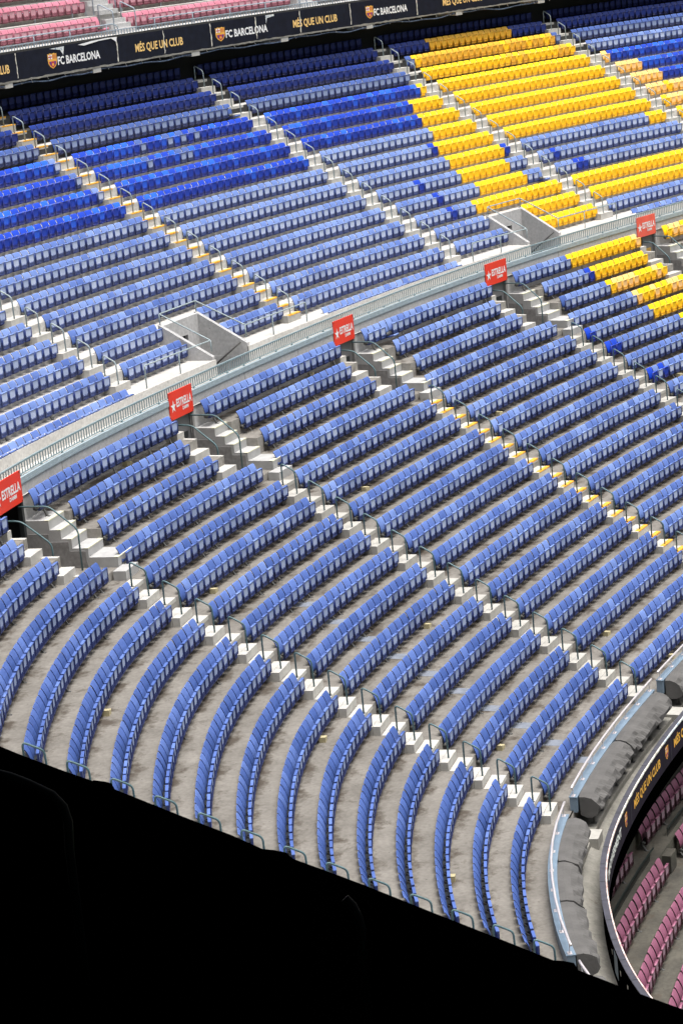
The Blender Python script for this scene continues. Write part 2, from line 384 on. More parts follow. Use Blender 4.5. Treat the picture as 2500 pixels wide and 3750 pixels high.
FONT = {}
def text_mesh(body, height, width, bold=.0):
    cu = bpy.data.curves.new('lettering', 'FONT'); cu.body = body; cu.size = 1; cu.offset = bold; cu.resolution_u = 2
    o = bpy.data.objects.new('tmp', cu); C.objects.link(o)
    dg = bpy.context.evaluated_depsgraph_get(); dg.update()
    me = bpy.data.meshes.new_from_object(o.evaluated_get(dg)); bpy.data.objects.remove(o)
    V = np.array([v.co[:] for v in me.vertices]); Fc = [tuple(p.vertices) for p in me.polygons]
    bpy.data.meshes.remove(me)
    base = 0 if 'Q' not in body and 'É' not in body else None
    x0, x1 = V[:, 0].min(), V[:, 0].max(); H = .729
    V = np.stack([(V[:, 0]-x0)/(x1-x0)*width, V[:, 1]/H*height], 1)
    return V, Fc
def put_text(body, s0, zb, height, width, r, mat_, parent, name='lettering', bold=.02, slope=0., sk=0.):
    V, Fc = text_mesh(body, height, width, bold)
    P = WA(s0 + (V[:, 0] + sk*V[:, 1]), r, 0); P[:, 2] = zb + V[:, 1] + slope*V[:, 0]
    b = MB(); b.add(P, Fc); return keep(build(b, name, mat_), parent)
def poly_s(pts, s0, z0, r, mat_, parent, name):
    P = [W(s0+x, r, z0+y) for x, y in pts]; b = MB(); b.add(P, [tuple(range(len(P)))]); return keep(build(b, name, mat_), parent)
SIGN_L = ['red advertising sign cut off by the left edge, above the black doorway',
          'red advertising sign with white star, second from the left, over a grey door',
          'red advertising sign with white star, middle of the five, below the yellow-striped aisle',
          'red advertising sign with white star, fourth from the left, beside the first yellow seats',
          'paler washed-out red advertising sign, rightmost, between yellow seats']
for i, c in enumerate([ST[k] for k in 'ABCDE']):
    a = -.16
    s0 = c-.91; wd = 1.5; rr = WALLR-.05
    g = thing('advertising_sign', W(s0+.75, rr, 9.13), SIGN_L[i], 'sign', 'red signs over the lower doorways')
    mr = M['redf'] if i == 4 else M['red']
    b = MB(); b.cbox(s0, s0+wd, rr, rr+.035, 9.13, 10.05, ds=.4); keep(build(b, 'sign_panel', mr), g)
    put_text('ESTRELLA', s0+.43, 9.50, .27, .99, rr-.006, M['white'], g, 'lettering', .03, .0)
    put_text('DAMM', s0+.80, 9.33, .12, .38, rr-.006, M['white'], g, 'lettering', .03, .0)
    pts = []
    for k in range(10):
        q = math.pi/2 + k*math.pi/5; R = .21 if k % 2 == 0 else .075
        pts.append((.22+R*math.cos(q)*.85, .42+R*math.sin(q)*1.1))
    poly_s(pts, s0, 9.13, rr-.006, M['white'], g, 'star')
    for bx, bz in ((.05, .88), (1.45, .88), (.05, .04), (1.45, .04)):
        b = MB(); b.cbox(s0+bx-.015, s0+bx+.015, rr-.012, rr, 9.13+bz-.015, 9.13+bz+.015); keep(build(b, 'fixing', M['plate']), g)

DOOR_L = ['black open doorway under the red sign at the left edge', 'grey metal door with dark plate under the second red sign',
          'grey metal door with dark plate under the middle red sign', 'half-open grey door beside a black gap under the fourth red sign',
          'grey door with ochre label beside a black gap under the rightmost red sign', 'grey door far right outside the photo']
FL = ['left edge', 'second', 'middle', 'fourth', 'rightmost', 'last']
for i, c in enumerate(pits[:5]):
    g = thing('doorway', W(c, WALLR, 7.1), DOOR_L[i], 'doorway', 'doorways under the red signs')
    b = MB(); b.sweep([(WALLR+.25, 7.1), (WALLR+2.2, 7.1), (WALLR+2.2, 9.12), (WALLR+.25, 9.12)], c-.85, c+.62, 0, caps=False, closed=False)
    b.add([W(c-.849, WALLR+.02, 7.1), W(c-.849, WALLR+2.2, 7.1), W(c-.849, WALLR+2.2, 9.12), W(c-.849, WALLR+.02, 9.12)], [(0,1,2,3)])
    b.add([W(c+.619, WALLR+.02, 7.1), W(c+.619, WALLR+2.2, 7.1), W(c+.619, WALLR+2.2, 9.12), W(c+.619, WALLR+.02, 9.12)], [(3,2,1,0)])
    keep(build(b, 'passage', M['dark']), g)
    b = MB(); b.cbox(c+.50, c+.615, WALLR-.02, WALLR+.12, 7.11, 9.11); keep(build(b, 'jamb', M['pitwall'] if i else M['slot']), g)
    if i:
        d0 = c-.80 if i < 3 else c-.32
        b = MB(); b.cbox(d0, c+.48, WALLR+.10, WALLR+.15, 7.13, 9.10); dl = keep(build(b, 'door', M['door']), g)
        b = MB(); b.cbox(c-.22 if i > 2 else c-.45, c+.30, WALLR+.085, WALLR+.099, 8.30, 8.52)
        o = build(b, 'door_label' if i == 4 else 'kick_plate', M['slot_y'] if i == 4 else M['slot']); sub_(o, dl)
    # flight of stairs on the right of the pit
    g = thing('entrance_stairs', W(c+1., 12.5, 7.1), 'grey concrete stairs with pale nosings beside the %s lower doorway' % FL[i], 'stairs', 'stairs beside the lower doorways')
    sa, sb = c+PB, c+1.52
    ris = [(13.82, WALLR, z1(17)+.004), (13.48, 13.82, (z1(17)+z1(16))/2), (13.17, 13.48, z1(16)+.004), (12.69, 13.17, (z1(16)+z1(15))/2), (11.79, 12.69, z1(15)+.004)]
    prev = None
    for j, (ra, rb, zz) in enumerate(ris):
        e = sb-.002
        b = MB(); b.cbox(sa, e, ra, rb, 7.0 if j < 4 else 6.9, zz, ds=.4)
        st_ = keep(build(b, 'step', M['stair']), g)
        b = MB(); b.cbox(sa, e, ra-.004, ra+.13, zz-.03, zz+.004); o = build(b, 'nosing', M['nosing']); sub_(o, st_)
    b = MB(); b.cbox(c+.2, s_off(c, 12, 1.25), 11.38, 11.775, 6.75, (z1(15)+z1(14))/2); keep(build(b, 'step', M['stair']), g)
    # sawtooth render on the side wall
    b = MB(); pr = [(WALLR-.02, 7.1), (WALLR-.02, 8.12), (13.86, 8.12), (13.86, 7.88), (13.26, 7.88), (13.26, 7.60), (12.76, 7.60), (12.76, 7.35), (12.72, 7.1)]
    a0 = [W(sa-.025, r, z) for r, z in pr]; b.add(a0, [tuple(range(len(a0)))]); a1 = [W(sa-.001, r, z) for r, z in pr]
    b.add(a0+a1, [(j, j+1, j+1+len(pr), j+len(pr)) for j in range(len(pr)-1)])
    keep(build(b, 'side_wall', M['pitwall']), g)
    # left rise: white blocks at the row ends
    g = thing('entrance_blocks', W(c-1., 12.5, 7.1), 'white concrete end blocks left of the %s lower doorway' % FL[i], 'steps', 'end blocks left of the lower doorways')
    for n, (tl, tr) in {16: (-1.95, -.87), 15: (-1.95, -.87), 17: (-1.4, -.87)}.items():
        rb = (n-1)*D1-.12 if n < 17 else WALLR-.01
        b = MB(); b.cbox(s_off(c, rb, tl), c-.852, rb-.42, rb, z1(n), z1(n)+.26); keep(build(b, 'block', M['step_w']), g)
        b = MB(); b.cbox(c-1.0, c-.851, EDGE(n, D1)-.001, rb-.42, z1(n), z1(n)+.02); keep(build(b, 'curb', M['step_w']), g)
    # stair rails
    for k, (t, pts) in enumerate(((.38, [(WALLR, 9.02), (13.62, 9.02), (12.80, 8.33), (12.80, 7.1)]), (-.42, [(WALLR, 8.88), (14.05, 8.86), (13.2, 8.18), (13.2, 7.1)]))):
        b = MB(); b.tube(fillet([W(c+t, r, z) for r, z in pts], .16), .026)
        tag(build(b, 'stair_rail', M['rail'], None, True), '%s rail running out from the wall at the %s lower doorway' % (('long right-hand', 'short left-hand')[k], FL[i]), 'handrail', 'rails of the lower doorways')

# ---------------------------------------------------------------- seats
def backrest(b, mi=0, rim=1):
    prof = [(-.172, .275), (-.170, .36), (-.152, .46), (-.116, .58), (-.068, .69), (-.036, .752), (-.022, .774)]
    xs = [-.224, -.196, -.085, .085, .196, .224]; fw = [-.016, -.006, 0, 0, -.006, -.016]
    nx, nz = len(xs), len(prof); V = []
    for off in (0, 1):
        for j, (y, z) in enumerate(prof):
            for i in range(nx):
                sh = 1. if j < nz-1 else .955
                zz = z - (.012 if (j == nz-1 and i in (0, nx-1)) else 0)
                V.append((xs[i]*sh, y + fw[i]*(1 if j < nz-2 else .6) + ((.022 if i in (0, nx-1) else .014) if off else 0), zz - (.006 if off else 0)))
    k = nx*nz; A, B = [], []
    for j in range(nz-1):
        for i in range(nx-1):
            a = j*nx+i; A.append((a, a+1, a+nx+1, a+nx)); B.append((k+a, k+a+nx, k+a+nx+1, k+a+1))
    for i in range(nx-1):
        a = (nz-1)*nx+i; A.append((a, a+1, k+a+1, k+a)); B.append((i, k+i, k+i+1, i+1))
    for j in range(nz-1):
        a = j*nx; B.append((a, a+nx, k+a+nx, k+a)); a = j*nx+nx-1; B.append((a, k+a, k+a+nx, a+nx))
    b.add(V, A, mi); n = b.k-len(V)
    b.f += [tuple(i+n for i in f) for f in B]; b.m += [rim]*len(B)
def pan(b, rim=1, pnl=2, fold=True, dk=3):
    q = MB()
    x = .207; y0, y1 = -.350, -.296; za, zb = .185, .622
    q.box(-x, x, y0+.016, y1, za+.02, zb-.012, 1)                    # body
    q.add([(-x+.03, y0+.0155, za+.055), (x-.03, y0+.0155, za+.055), (x-.03, y0+.0155, zb-.04), (-x+.03, y0+.0155, zb-.04)], [(0,1,2,3)], 2)
    q.box(-x, -x+.03, y0, y0+.0158, za+.02, zb-.012, 1); q.box(x-.03, x, y0, y0+.0158, za+.02, zb-.012, 1)
    q.box(-x+.012, x-.012, y0-.003, y1+.02, zb-.028, zb, 0); q.box(-x+.03, x-.03, y0, y0+.0158, za+.02, za+.06, 1)
    for zz in (.268, .308): q.box(-x+.03, x-.03, y0, y0+.0152, zz, zz+.011, 1)
    for i, xx in enumerate((-.135, -.085, -.03, .03, .085, .135)):
        q.box(xx-.006, xx+.006, y0+.002, y0+.0153, za+.06, .318+(.05, .015, .035, .035, .015, .05)[i], 1)
    q.box(-x+.03, x-.03, y0+.03, -.225, .165, .20, 1); q.box(-.13, .13, -.30, -.15, .27, .30, 3)
    V = np.concatenate(q.v)
    if not fold:
        p0 = np.array((0, -.25, .235)); an = R_(78); w_ = V-p0
        y = w_[:, 1]*math.cos(an) - w_[:, 2]*math.sin(an); z = w_[:, 1]*math.sin(an) + w_[:, 2]*math.cos(an)
        V = np.stack([w_[:, 0], y, z], 1)+p0
    mm = {0: 0, 1: rim, 2: pnl, 3: dk}
    n = b.k; b.v.append(V); b.k += len(V); b.d.append(np.zeros(len(V)))
    b.f += [tuple(i+n for i in f) for f in q.f]; b.m += [mm[i] for i in q.m]
def bracket(b, mi=0):
    b.add([(-.236,-.30,.245),(-.236,-.20,.325),(-.236,-.12,.27),(-.236,-.12,.20),(-.236,-.22,.165),
           (-.205,-.30,.245),(-.205,-.20,.325),(-.205,-.12,.27),(-.205,-.12,.20),(-.205,-.22,.165)],
          [(0,1,2,3,4),(9,8,7,6,5),(0,5,6,1),(1,6,7,2),(2,7,8,3),(3,8,9,4),(4,9,5,0)], mi)
    b.box(-.24, -.232, -.215, -.19, .235, .26, mi)
def leg_tall(b, mi=0):
    b.add([(-.26,-.20,.22),(-.21,-.20,.22),(-.21,-.15,.22),(-.26,-.15,.22),(-.26,-.36,-.118),(-.21,-.36,-.118),(-.21,-.29,-.118),(-.26,-.29,-.118)],
          [(0,1,2,3),(0,4,5,1),(1,5,6,2),(2,6,7,3),(3,7,4,0)], mi)
    b.box(-.28, -.19, -.41, -.26, -.12, -.108, mi)
def leg(b, mi=0):
    b.add([(-.26,-.20,.20),(-.21,-.20,.20),(-.21,-.15,.20),(-.26,-.15,.20),(-.26,-.33,.0),(-.21,-.33,.0),(-.21,-.26,.0),(-.26,-.26,.0)],
          [(0,1,2,3),(0,4,5,1),(1,5,6,2),(2,6,7,3),(3,7,4,0)], mi)
    b.box(-.28, -.19, -.38, -.24, .0, .010, mi)
VARS = ['pale_blue', 'chalky_blue', 'bleached_blue', 'faded_blue', 'mid_blue', 'royal_blue', 'shade_navy_blue', 'sky_royal_blue', 'yellow', 'cream_yellow', 'amber', 'purple', 'pink']
ME = {}
for v in VARS:
    b = MB(); backrest(b); ME[v, 'backrest'] = b.mesh('backrest', [M[v+'_back'], M[v+'_rim']], False)
    for fd, nm in ((True, 'seat_pan'), (False, 'seat_pan_down')):
        b = MB(); pan(b, 1, 2, fd); ME[v, nm] = b.mesh('seat_pan', [M[v+'_back'], M[v+'_rim'], M[v+'_panel'], M['slot']])
b = MB(); bracket(b); ME['bracket'] = b.mesh('bracket', [M['plate']])
b = MB(); leg(b); ME['leg'] = b.mesh('support_leg', [M['plate']])
b = MB(); leg_tall(b); ME['leg_tall'] = b.mesh('support_leg', [M['plate']])
CLASS = {'pale_blue': 'blue', 'chalky_blue': 'blue', 'bleached_blue': 'blue', 'faded_blue': 'blue', 'mid_blue': 'blue', 'royal_blue': 'blue', 'shade_navy_blue': 'blue', 'sky_royal_blue': 'blue',
         'yellow': 'yellow', 'cream_yellow': 'yellow', 'amber': 'yellow', 'purple': 'purple', 'pink': 'pink'}
WORD = {'pale_blue': 'blue', 'chalky_blue': 'blue', 'bleached_blue': 'blue', 'faded_blue': 'blue', 'mid_blue': 'blue', 'royal_blue': 'dark blue', 'shade_navy_blue': 'shade-darkened navy', 'sky_royal_blue': 'bright blue',
        'yellow': 'yellow', 'cream_yellow': 'pale yellow', 'amber': 'amber', 'purple': 'plum', 'pink': 'faded pink'}
seats = []     # dict(pos, yaw, var, down, leg, label)
def seat_row(sa, sb, r, z, colour, lab, legs=None, down=(), pitch=.5, from_right=False, skip=()):
    """seats between stations sa..sb (already clear of the aisles) on offset r, standing on tread z"""
    S, A = arcpos(sa, sb, r); L = A[-1]; N = int(round(L/pitch))
    for i in range(N):
        if i in skip: continue
        s = float(np.interp((i+.5)*L/N, A, S)); P = W(s, r, z)
        px, py, zz = project((P[0], P[1], P[2]+.5))
        if zz < 0 or not (-70 < px < 2570 and -70 < py < 3820): continue
        if py > 2800 + .39*px + 90: continue
        j = (N-i) if from_right else i+1
        v = colour(i, N, s)
        seats.append(dict(p=P, a=th_(s) + random.gauss(0, .012), v=v, down=(i in down or (i-N) in down), dist=zz,
                          leg=bool(legs and legs(i, N, s)), tall=(r == 14.40), lab='%s %s from %s, row %s' % (WORD[v] + ' seat', ORD(j), 'right' if from_right else 'left', lab),
                          dz=random.gauss(0, .004)))
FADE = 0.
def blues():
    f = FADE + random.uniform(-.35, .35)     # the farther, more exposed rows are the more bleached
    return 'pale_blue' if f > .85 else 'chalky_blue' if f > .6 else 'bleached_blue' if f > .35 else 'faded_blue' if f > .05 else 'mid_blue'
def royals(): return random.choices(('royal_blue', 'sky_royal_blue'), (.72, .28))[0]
# lower section
BL = {'ZO': 'of the hidden corner block', 'OA': 'of the curved corner block', 'AB': 'between first two red signs', 'BC': 'between second and third red signs',
      'CD': 'between third and fourth red signs', 'DE': 'between last two red signs', 'EF': 'right of last red sign'}
for a, b_ in ('ZO', 'OA', 'AB', 'BC', 'CD', 'DE', 'EF'):
    for n in range(1, 18):
        r = r1(n); tl = {14: 1.0, 15: 2.0, 16: 2.2, 17: .86}.get(n, .606); tr = {14: .48, 15: 1.72, 16: 1.82, 17: 1.36}.get(n, .606)
        if a == 'Z' and n > 13: continue
        zr = z1(n)
        if n == 17: r = 14.40; zr += .12
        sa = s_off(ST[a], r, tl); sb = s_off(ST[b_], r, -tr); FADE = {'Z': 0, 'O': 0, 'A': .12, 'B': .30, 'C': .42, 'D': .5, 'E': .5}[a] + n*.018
        def col(i, N, s, n=n, a=a):
            if a == 'D':
                if n == 17 and i >= 9: return 'yellow' if random.random() < .95 else 'cream_yellow'
                if n == 16 and i >= 7: return 'royal_blue' if i == 7 else ('yellow' if random.random() < .85 else 'cream_yellow')
                if n == 15 and i >= 8: return random.choice(('yellow', 'yellow', 'cream_yellow'))
                if n == 14 and i >= 11: return random.choice(('yellow', 'yellow', 'cream_yellow'))
                if n == 13 and i >= 11: return 'yellow'
                if n == 12 and i >= 13: return 'yellow'
                if n == 13 and i == 0: return 'royal_blue'
                if n == 12 and i < 2: return 'royal_blue'
                if n == 10 and i in (0, 2): return 'royal_blue'
                if n == 15 and i == 0: return 'mid_blue'
            if a == 'E':
                return ('cream_yellow' if i in (1, 2) else 'yellow') if n > 12 else ('yellow' if n > 9 else blues())
            if a == 'C' and n == 14 and i == 12: return 'mid_blue'
            return blues()
        lg = None
        if n >= 15 or (n == 14 and a != 'B'): lg = lambda i, N, s: i % 5 == 1 or i == N-1
        elif a == 'A' : lg = lambda i, N, s: abs(s+5.87-.62) < .26 or abs(s+5.87+.40) < .26
        elif n in (10, 13): lg = lambda i, N, s: i % 9 == 4
        dn = (3,) if (a == 'C' and n == 17) else ()
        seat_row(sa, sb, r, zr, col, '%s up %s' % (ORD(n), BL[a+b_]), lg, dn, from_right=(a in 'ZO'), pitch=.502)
# upper section
BU = {'OP': 'of the leftmost upper block', 'PQ': 'of the upper block left of the yellow-striped aisle', 'QR': 'of the upper block right of the yellow-striped aisle',
      'RS': 'of the mixed yellow-blue upper block', 'ST': 'of the mostly yellow upper block', 'TV': 'of the far right upper block', 'NO': 'of the hidden upper block'}
for a, b_ in ('NO', 'OP', 'PQ', 'QR', 'RS', 'ST', 'TV'):
    vom = {'PQ': UP[0], 'RS': UP[1]}.get(a+b_)
    for m_ in range(1, 17):
        r = r2(m_)
        def col(i, N, s, m_=m_, a=a):
            k = N-1-i
            if a in 'NOP':
                if 9 <= m_ <= 12:
                    return blues() if ((m_ == 12 and random.random() < .2) or (m_ > 9 and k == 0)) else royals()
                if m_ > 13: return 'shade_navy_blue'
                if m_ == 13: return 'mid_blue'  # darker blue row, painted as the start of the overhang shade
                return blues()
            if a == 'Q':
                if 9 <= m_ <= 12:
                    if m_ == 12 and i in (9, 13, 15, 17): return 'faded_blue'
                    if m_ == 11 and i in (7, 12, 13): return 'faded_blue'
                    return royals()
                return blues() if m_ < 13 else ('mid_blue' if m_ < 14 else 'shade_navy_blue')
            if a == 'R':
                ny = {12: 1, 11: 5, 10: 6, 9: 7, 8: 9, 7: 10, 6: 11, 5: 11, 4: 14}.get(m_, 0); off = {7: 1, 6: 3, 5: 3}.get(m_, 0)
                if m_ == 7 and k == 0: return 'royal_blue'
                if m_ == 8 and k == 9 : return 'royal_blue'
                if off <= k < ny: return 'yellow'
                if m_ in (6, 5) and i == (6 if m_ == 6 else 6): return 'royal_blue'
                if m_ == 4 and i == 5: return 'royal_blue'
                if 10 <= m_ <= 12: return royals()
                if m_ in (2, 3) and s > 29: return 'yellow'
                return blues() if m_ < 13 else ('mid_blue' if m_ < 14 else 'shade_navy_blue')
            if a == 'S':
                if m_ in (1, 2): return blues()
                if m_ in (3, 4): return 'yellow'
                if m_ in (5, 6, 7):
                    if m_ == 7 and k < 3: return 'yellow'
                    if m_ == 6 and i == 2: return 'royal_blue'
                    if m_ == 5 and i in (3, 4): return 'royal_blue'
                    return blues()
                if m_ <= 12: return 'yellow' if random.random() < .995 else 'cream_yellow'
                if m_ == 13: return random.choice(('yellow', 'yellow', 'yellow', 'yellow', 'amber'))
                if m_ == 14: return 'mid_blue' if i < 1 or k < 1 else random.choice(('amber', 'amber', 'amber', 'yellow'))
                if m_ == 15: return 'shade_navy_blue' if (i < 6 or k < 6) else 'amber'
                return 'shade_navy_blue'
            if a == 'T':
                if m_ == 12: return 'cream_yellow' if i < 1 else royals()
                if m_ == 11: return 'cream_yellow' if i < 4 else royals()
                if m_ == 10: return 'cream_yellow' if i < 5 else royals()
                if m_ in (7, 8, 9): return random.choice(('cream_yellow', 'cream_yellow', 'yellow'))
                if m_ <= 4: return 'yellow'
                return blues() if m_ in (13, 5, 6) else ('mid_blue' if m_ == 14 else 'shade_navy_blue')
            return blues()
        lab = '%s %s' % (ORD(m_), BU[a+b_])
        sa = s_off(SU[a], r, .606); sb = s_off(SU[b_], r, -.606); FADE = .55 + .25*(a in 'QRST') + .02*min(m_, 8) - (.3 if m_ > 12 else 0)  # blues lowered in the topmost rows to imitate shade under the overhang
        if m_ == 1 and vom: continue
        lg = (lambda i, N, s: i % 3 == 1) if m_ < 3 and a in 'NO' else None
        dn = (-1,) if (a == 'R' and m_ == 5) or (a == 'Q' and m_ == 13) else ()
        if vom and m_ in (2, 3):
            seat_row(sa, vom[0]-.22, r, z2(m_), col, lab + ' before the pit', lg); seat_row(vom[1]+.25, sb, r, z2(m_), col, lab + ' after the pit', lg)
        else:
            if m_ == 1: sa = s_off(SU[a], r, 1.2); sb = s_off(SU[b_], r, -.75)
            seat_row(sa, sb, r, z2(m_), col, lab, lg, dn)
# tier one, under the banner
for k in range(0, 8):
    r = -.85-.86*k; z = -3.4-.66*k-TOP
    parts = [(-9.5, -3.95), (-2.45, 8)] if k == 0 else ([(-11.5, -3.1), (-1.25, 8)] if k == 1 else [(-17.5, 4)])
    for q, (sa, sb) in enumerate(parts):
        nm = ('topmost plum row', 'second plum row', 'third plum row', 'fourth plum row', 'fifth plum row', 'sixth plum row', 'seventh plum row', 'eighth plum row')[k]
        seat_row(sa, sb, r, z, lambda i, N, s: 'purple', 'in the %s, %s' % (nm, ('left stretch', 'right stretch')[q]), lambda i, N, s: i % 4 == 0, from_right=(q == 0), pitch=.54)
# tier three, above the banner
T3 = [(30.5, 21.40-TOP), (31.35, 22.22-TOP), (32.2, 23.02-TOP), (33.05, 23.8-TOP)]
AIS3 = [(19.25, 20.55), (29.7, 30.9), (40.6, 41.8)]
for k, (r, z) in enumerate(T3):
    cur = 6.
    for q, (x0, x1) in enumerate(AIS3):
        seat_row(cur, x0, r, z, lambda i, N, s: 'pink', '%s up in the top tier, block %s' % (ORD(k+1), ('left of the white steps', 'between the white steps', 'right of the white steps')[q]),
                 down=(-1,) if (k == 0 and q == 0) else (), from_right=(q == 0), pitch=.485); cur = x1

seats.sort(key=lambda d: d['dist'])
cnt = {}; groups = {'blue': 'blue tip-up seats in rows', 'yellow': 'yellow tip-up seats in rows', 'purple': 'plum seats of the lower tier', 'pink': 'faded pink seats of the top tier'}
bulk = {'blue': [], 'yellow': [], 'purple': [], 'pink': []}
used = {}
for d in seats:
    cl = CLASS[d['v']]
    px, py, _ = project((d['p'][0], d['p'][1], d['p'][2]+.6))
    vis = -5 < px < 2505 and -5 < py < 3755 and py < 2775+.392*px+10
    if cl == 'purple' : vis = vis and True
    cnt[cl] = cnt.get(cl, 0)
    if vis and sum(cnt.values()) < 300:
        cnt[cl] += 1
        lab = d['lab']; lab = lab.replace('the the', 'the')
        used[lab] = used.get(lab, 0)+1
        o = thing('tip_up_seat', (d['p'][0], d['p'][1], d['p'][2]+d['dz']), lab, 'seat', groups[cl]); o.rotation_euler = (0, 0, d['a'])
        link('backrest', ME[d['v'], 'backrest'], o); link('seat_pan', ME[d['v'], 'seat_pan_down' if d['down'] else 'seat_pan'], o)
        link('bracket', ME['bracket'], o)
        if d['leg']: link('support_leg', ME['leg_tall' if d['tall'] else 'leg'], o)
    else: bulk[cl].append(d)
print('individual seats', cnt, 'bulk', {k: len(v) for k, v in bulk.items()}, 'dup labels', sum(1 for v in used.values() if v > 1))
def tile(name, lst):
    mats = []; mi = {}
    def mid(m_):
        if m_.name not in mi: mi[m_.name] = len(mats); mats.append(m_)
        return mi[m_.name]
    src = {}
    for v in set(d['v'] for d in lst):
        for dn in (False, True):
            for lg in (0, 1, 2):
                b = MB(); backrest(b, 0, 1); pan(b, 1, 2, not dn, 3); bracket(b, 3)
                if lg: (leg if lg == 1 else leg_tall)(b, 3)
                ids = np.array([mid(M[v+'_back']), mid(M[v+'_rim']), mid(M[v+'_panel']), mid(M['plate'])])
                ln = np.array([len(f) for f in b.f]); nback = sum(1 for x in b.m if x == 0)
                src[v, dn, lg] = (np.concatenate(b.v), np.concatenate([np.array(f) for f in b.f]), ln, ids[np.array(b.m)])
    Vs, Is, Ls, Ms = [], [], [], []; k = 0
    for d in lst:
        V, I, L, m_ = src[d['v'], d['down'], (2 if d['tall'] else 1) if d['leg'] else 0]; c, s = math.cos(d['a']), math.sin(d['a'])
        x = V[:, 0]*c - V[:, 1]*s + d['p'][0]; y = V[:, 0]*s + V[:, 1]*c + d['p'][1]
        Vs.append(np.stack([x, y, V[:, 2]+d['p'][2]+d['dz']], 1)); Is.append(I+k); Ls.append(L); Ms.append(m_); k += len(V)
    V = np.concatenate(Vs).astype(np.float32); I = np.concatenate(Is).astype(np.int32); L = np.concatenate(Ls).astype(np.int32); m_ = np.concatenate(Ms).astype(np.int32)
    me = bpy.data.meshes.new(name); me.vertices.add(len(V)); me.vertices.foreach_set('co', V.ravel())
    me.loops.add(len(I)); me.loops.foreach_set('vertex_index', I); me.polygons.add(len(L))
    st_ = np.concatenate([[0], np.cumsum(L)[:-1]]).astype(np.int32); me.polygons.foreach_set('loop_start', st_)
    for q in mats: me.materials.append(q)
    me.polygons.foreach_set('material_index', m_)
    me.update(calc_edges=True); me.validate()
    o = link(name, me); o['kind'] = 'stuff'; return o
if bulk['blue']: tag(tile('blue_seats', bulk['blue']), 'mass of blue tip-up seats filling the farther rows of the stand', 'seats')
if bulk['purple']: tag(tile('plum_seats', bulk['purple']), 'mass of plum tip-up seats in the lower tier at the bottom right', 'seats')
if bulk['pink']: tag(tile('pink_seats', bulk['pink']), 'mass of faded pink seats in the top tier above the navy banner', 'seats')
if bulk['yellow']: tag(tile('yellow_seats', bulk['yellow']), 'mass of yellow tip-up seats in the farthest upper rows', 'seats')

# ---------------------------------------------------------------- aisle steps and handrails
AL = {'O': 'lowest aisle along the dark parapet', 'A': 'aisle right of the curved block', 'B': 'plain aisle below the second red sign', 'C': 'yellow-edged lower aisle', 'D': 'aisle below the fourth red sign',
      'E': 'aisle below the last red sign'}
ALU = {'P': 'leftmost upper aisle', 'Q': 'yellow-edged upper aisle', 'R': 'upper aisle above the fourth red sign', 'S': 'upper aisle beside the yellow block', 'T': 'upper aisle at the far right'}
def inframe(P, mg=60):
    px, py, zz = project(P); return -mg < px < 2500+mg and -mg < py < 3750+mg and py < 2790+.39*px+mg
def aisle(key, st, up, yellow, white):
    D = D2 if up else D1; zf = z2 if up else z1; rf = r2 if up else r1
    lst = range(1, 16) if up else range(1, 14)
    g = thing('aisle_steps', W(st, rf(1), zf(1)), ('yellow-edged' if yellow else 'pale concrete') + ' steps of the ' + (ALU if up else AL)[key], 'steps', 'stepped aisles between the blocks')
    t0, t1 = -.78, .26
    for n in lst:
        r = rf(n); z = zf(n); zn = zf(n+1); h = (z+zn)/2
        if not inframe(W(st, r, z), 200): continue
        if up and n == 1: continue
        sa, sb = s_off(st, r, t0), s_off(st, r, t1)
        ms = M['step_w'] if white else M['step']
        b = MB(); b.cbox(sa, sb, r-.60, r-.380, z, h); b.cbox(sa, sb, r-.366, r-.122, z, h-.004)
        st_ = keep(build(b, 'step', ms), g)
        b = MB(); b.cbox(sa, sb+.04, r+D-.12-D-.012, r+D-.62-.005, zn-.12, zn+.012, 0)
        b = MB(); b.cbox(sa, sb+.05, r-.128, r+.29, zn-.10, zn+.012)
        ld = keep(build(b, 'landing', ms), g)
        if yellow:
            b = MB(); b.cbox(sa+.10, sb, r-.604, r-.44, h-.035, h+.004); b2 = build(b, 'yellow_edge', M['yellow_paint']); sub_(b2, st_)
            b = MB(); b.cbox(sa+.10, sb+.05, r-.132, r+.04, zn-.04, zn+.016); b2 = build(b, 'yellow_edge', M['yellow_paint']); sub_(b2, ld)
        # handrail
        q = r-.064 + (.023 if up else 0)
        pts = [W(s_off(st, r, -.418), q, zn+.01), W(s_off(st, r, -.418), q, z+1.288), W(s_off(st, r, -.418), q-.46, z+1.03), W(s_off(st, r, -.418), q-.485, z+.012)]
        if not inframe(pts[1], 60): continue
        b = MB(); b.tube(fillet(pts, .11), .026)
        P0 = Vector(pts[3]); 
        hr = thing('handrail', P0, 'bent handrail, %s up from the %s, %s' % (ORD(n-1 if up else n), 'walkway' if up else 'front', (ALU if up else AL)[key]), 'handrail', 'handrails of the stepped aisles')
        keep(build(b, 'tube', M['rail_up'] if up else M['rail'], None, True), hr)
        for e in (0, 3):
            b = MB(); x, y, zz = pts[e]; b.box(x-.05, x+.05, y-.05, y+.05, zz-.008, zz+.006); keep(build(b, 'foot_plate', M['plate']), hr)
for k in 'OABCDE': aisle(k, ST[k], False, k == 'C', k in 'OAC')
for k in 'PQRST': aisle(k, SU[k], True, k == 'Q', k in 'PRST')

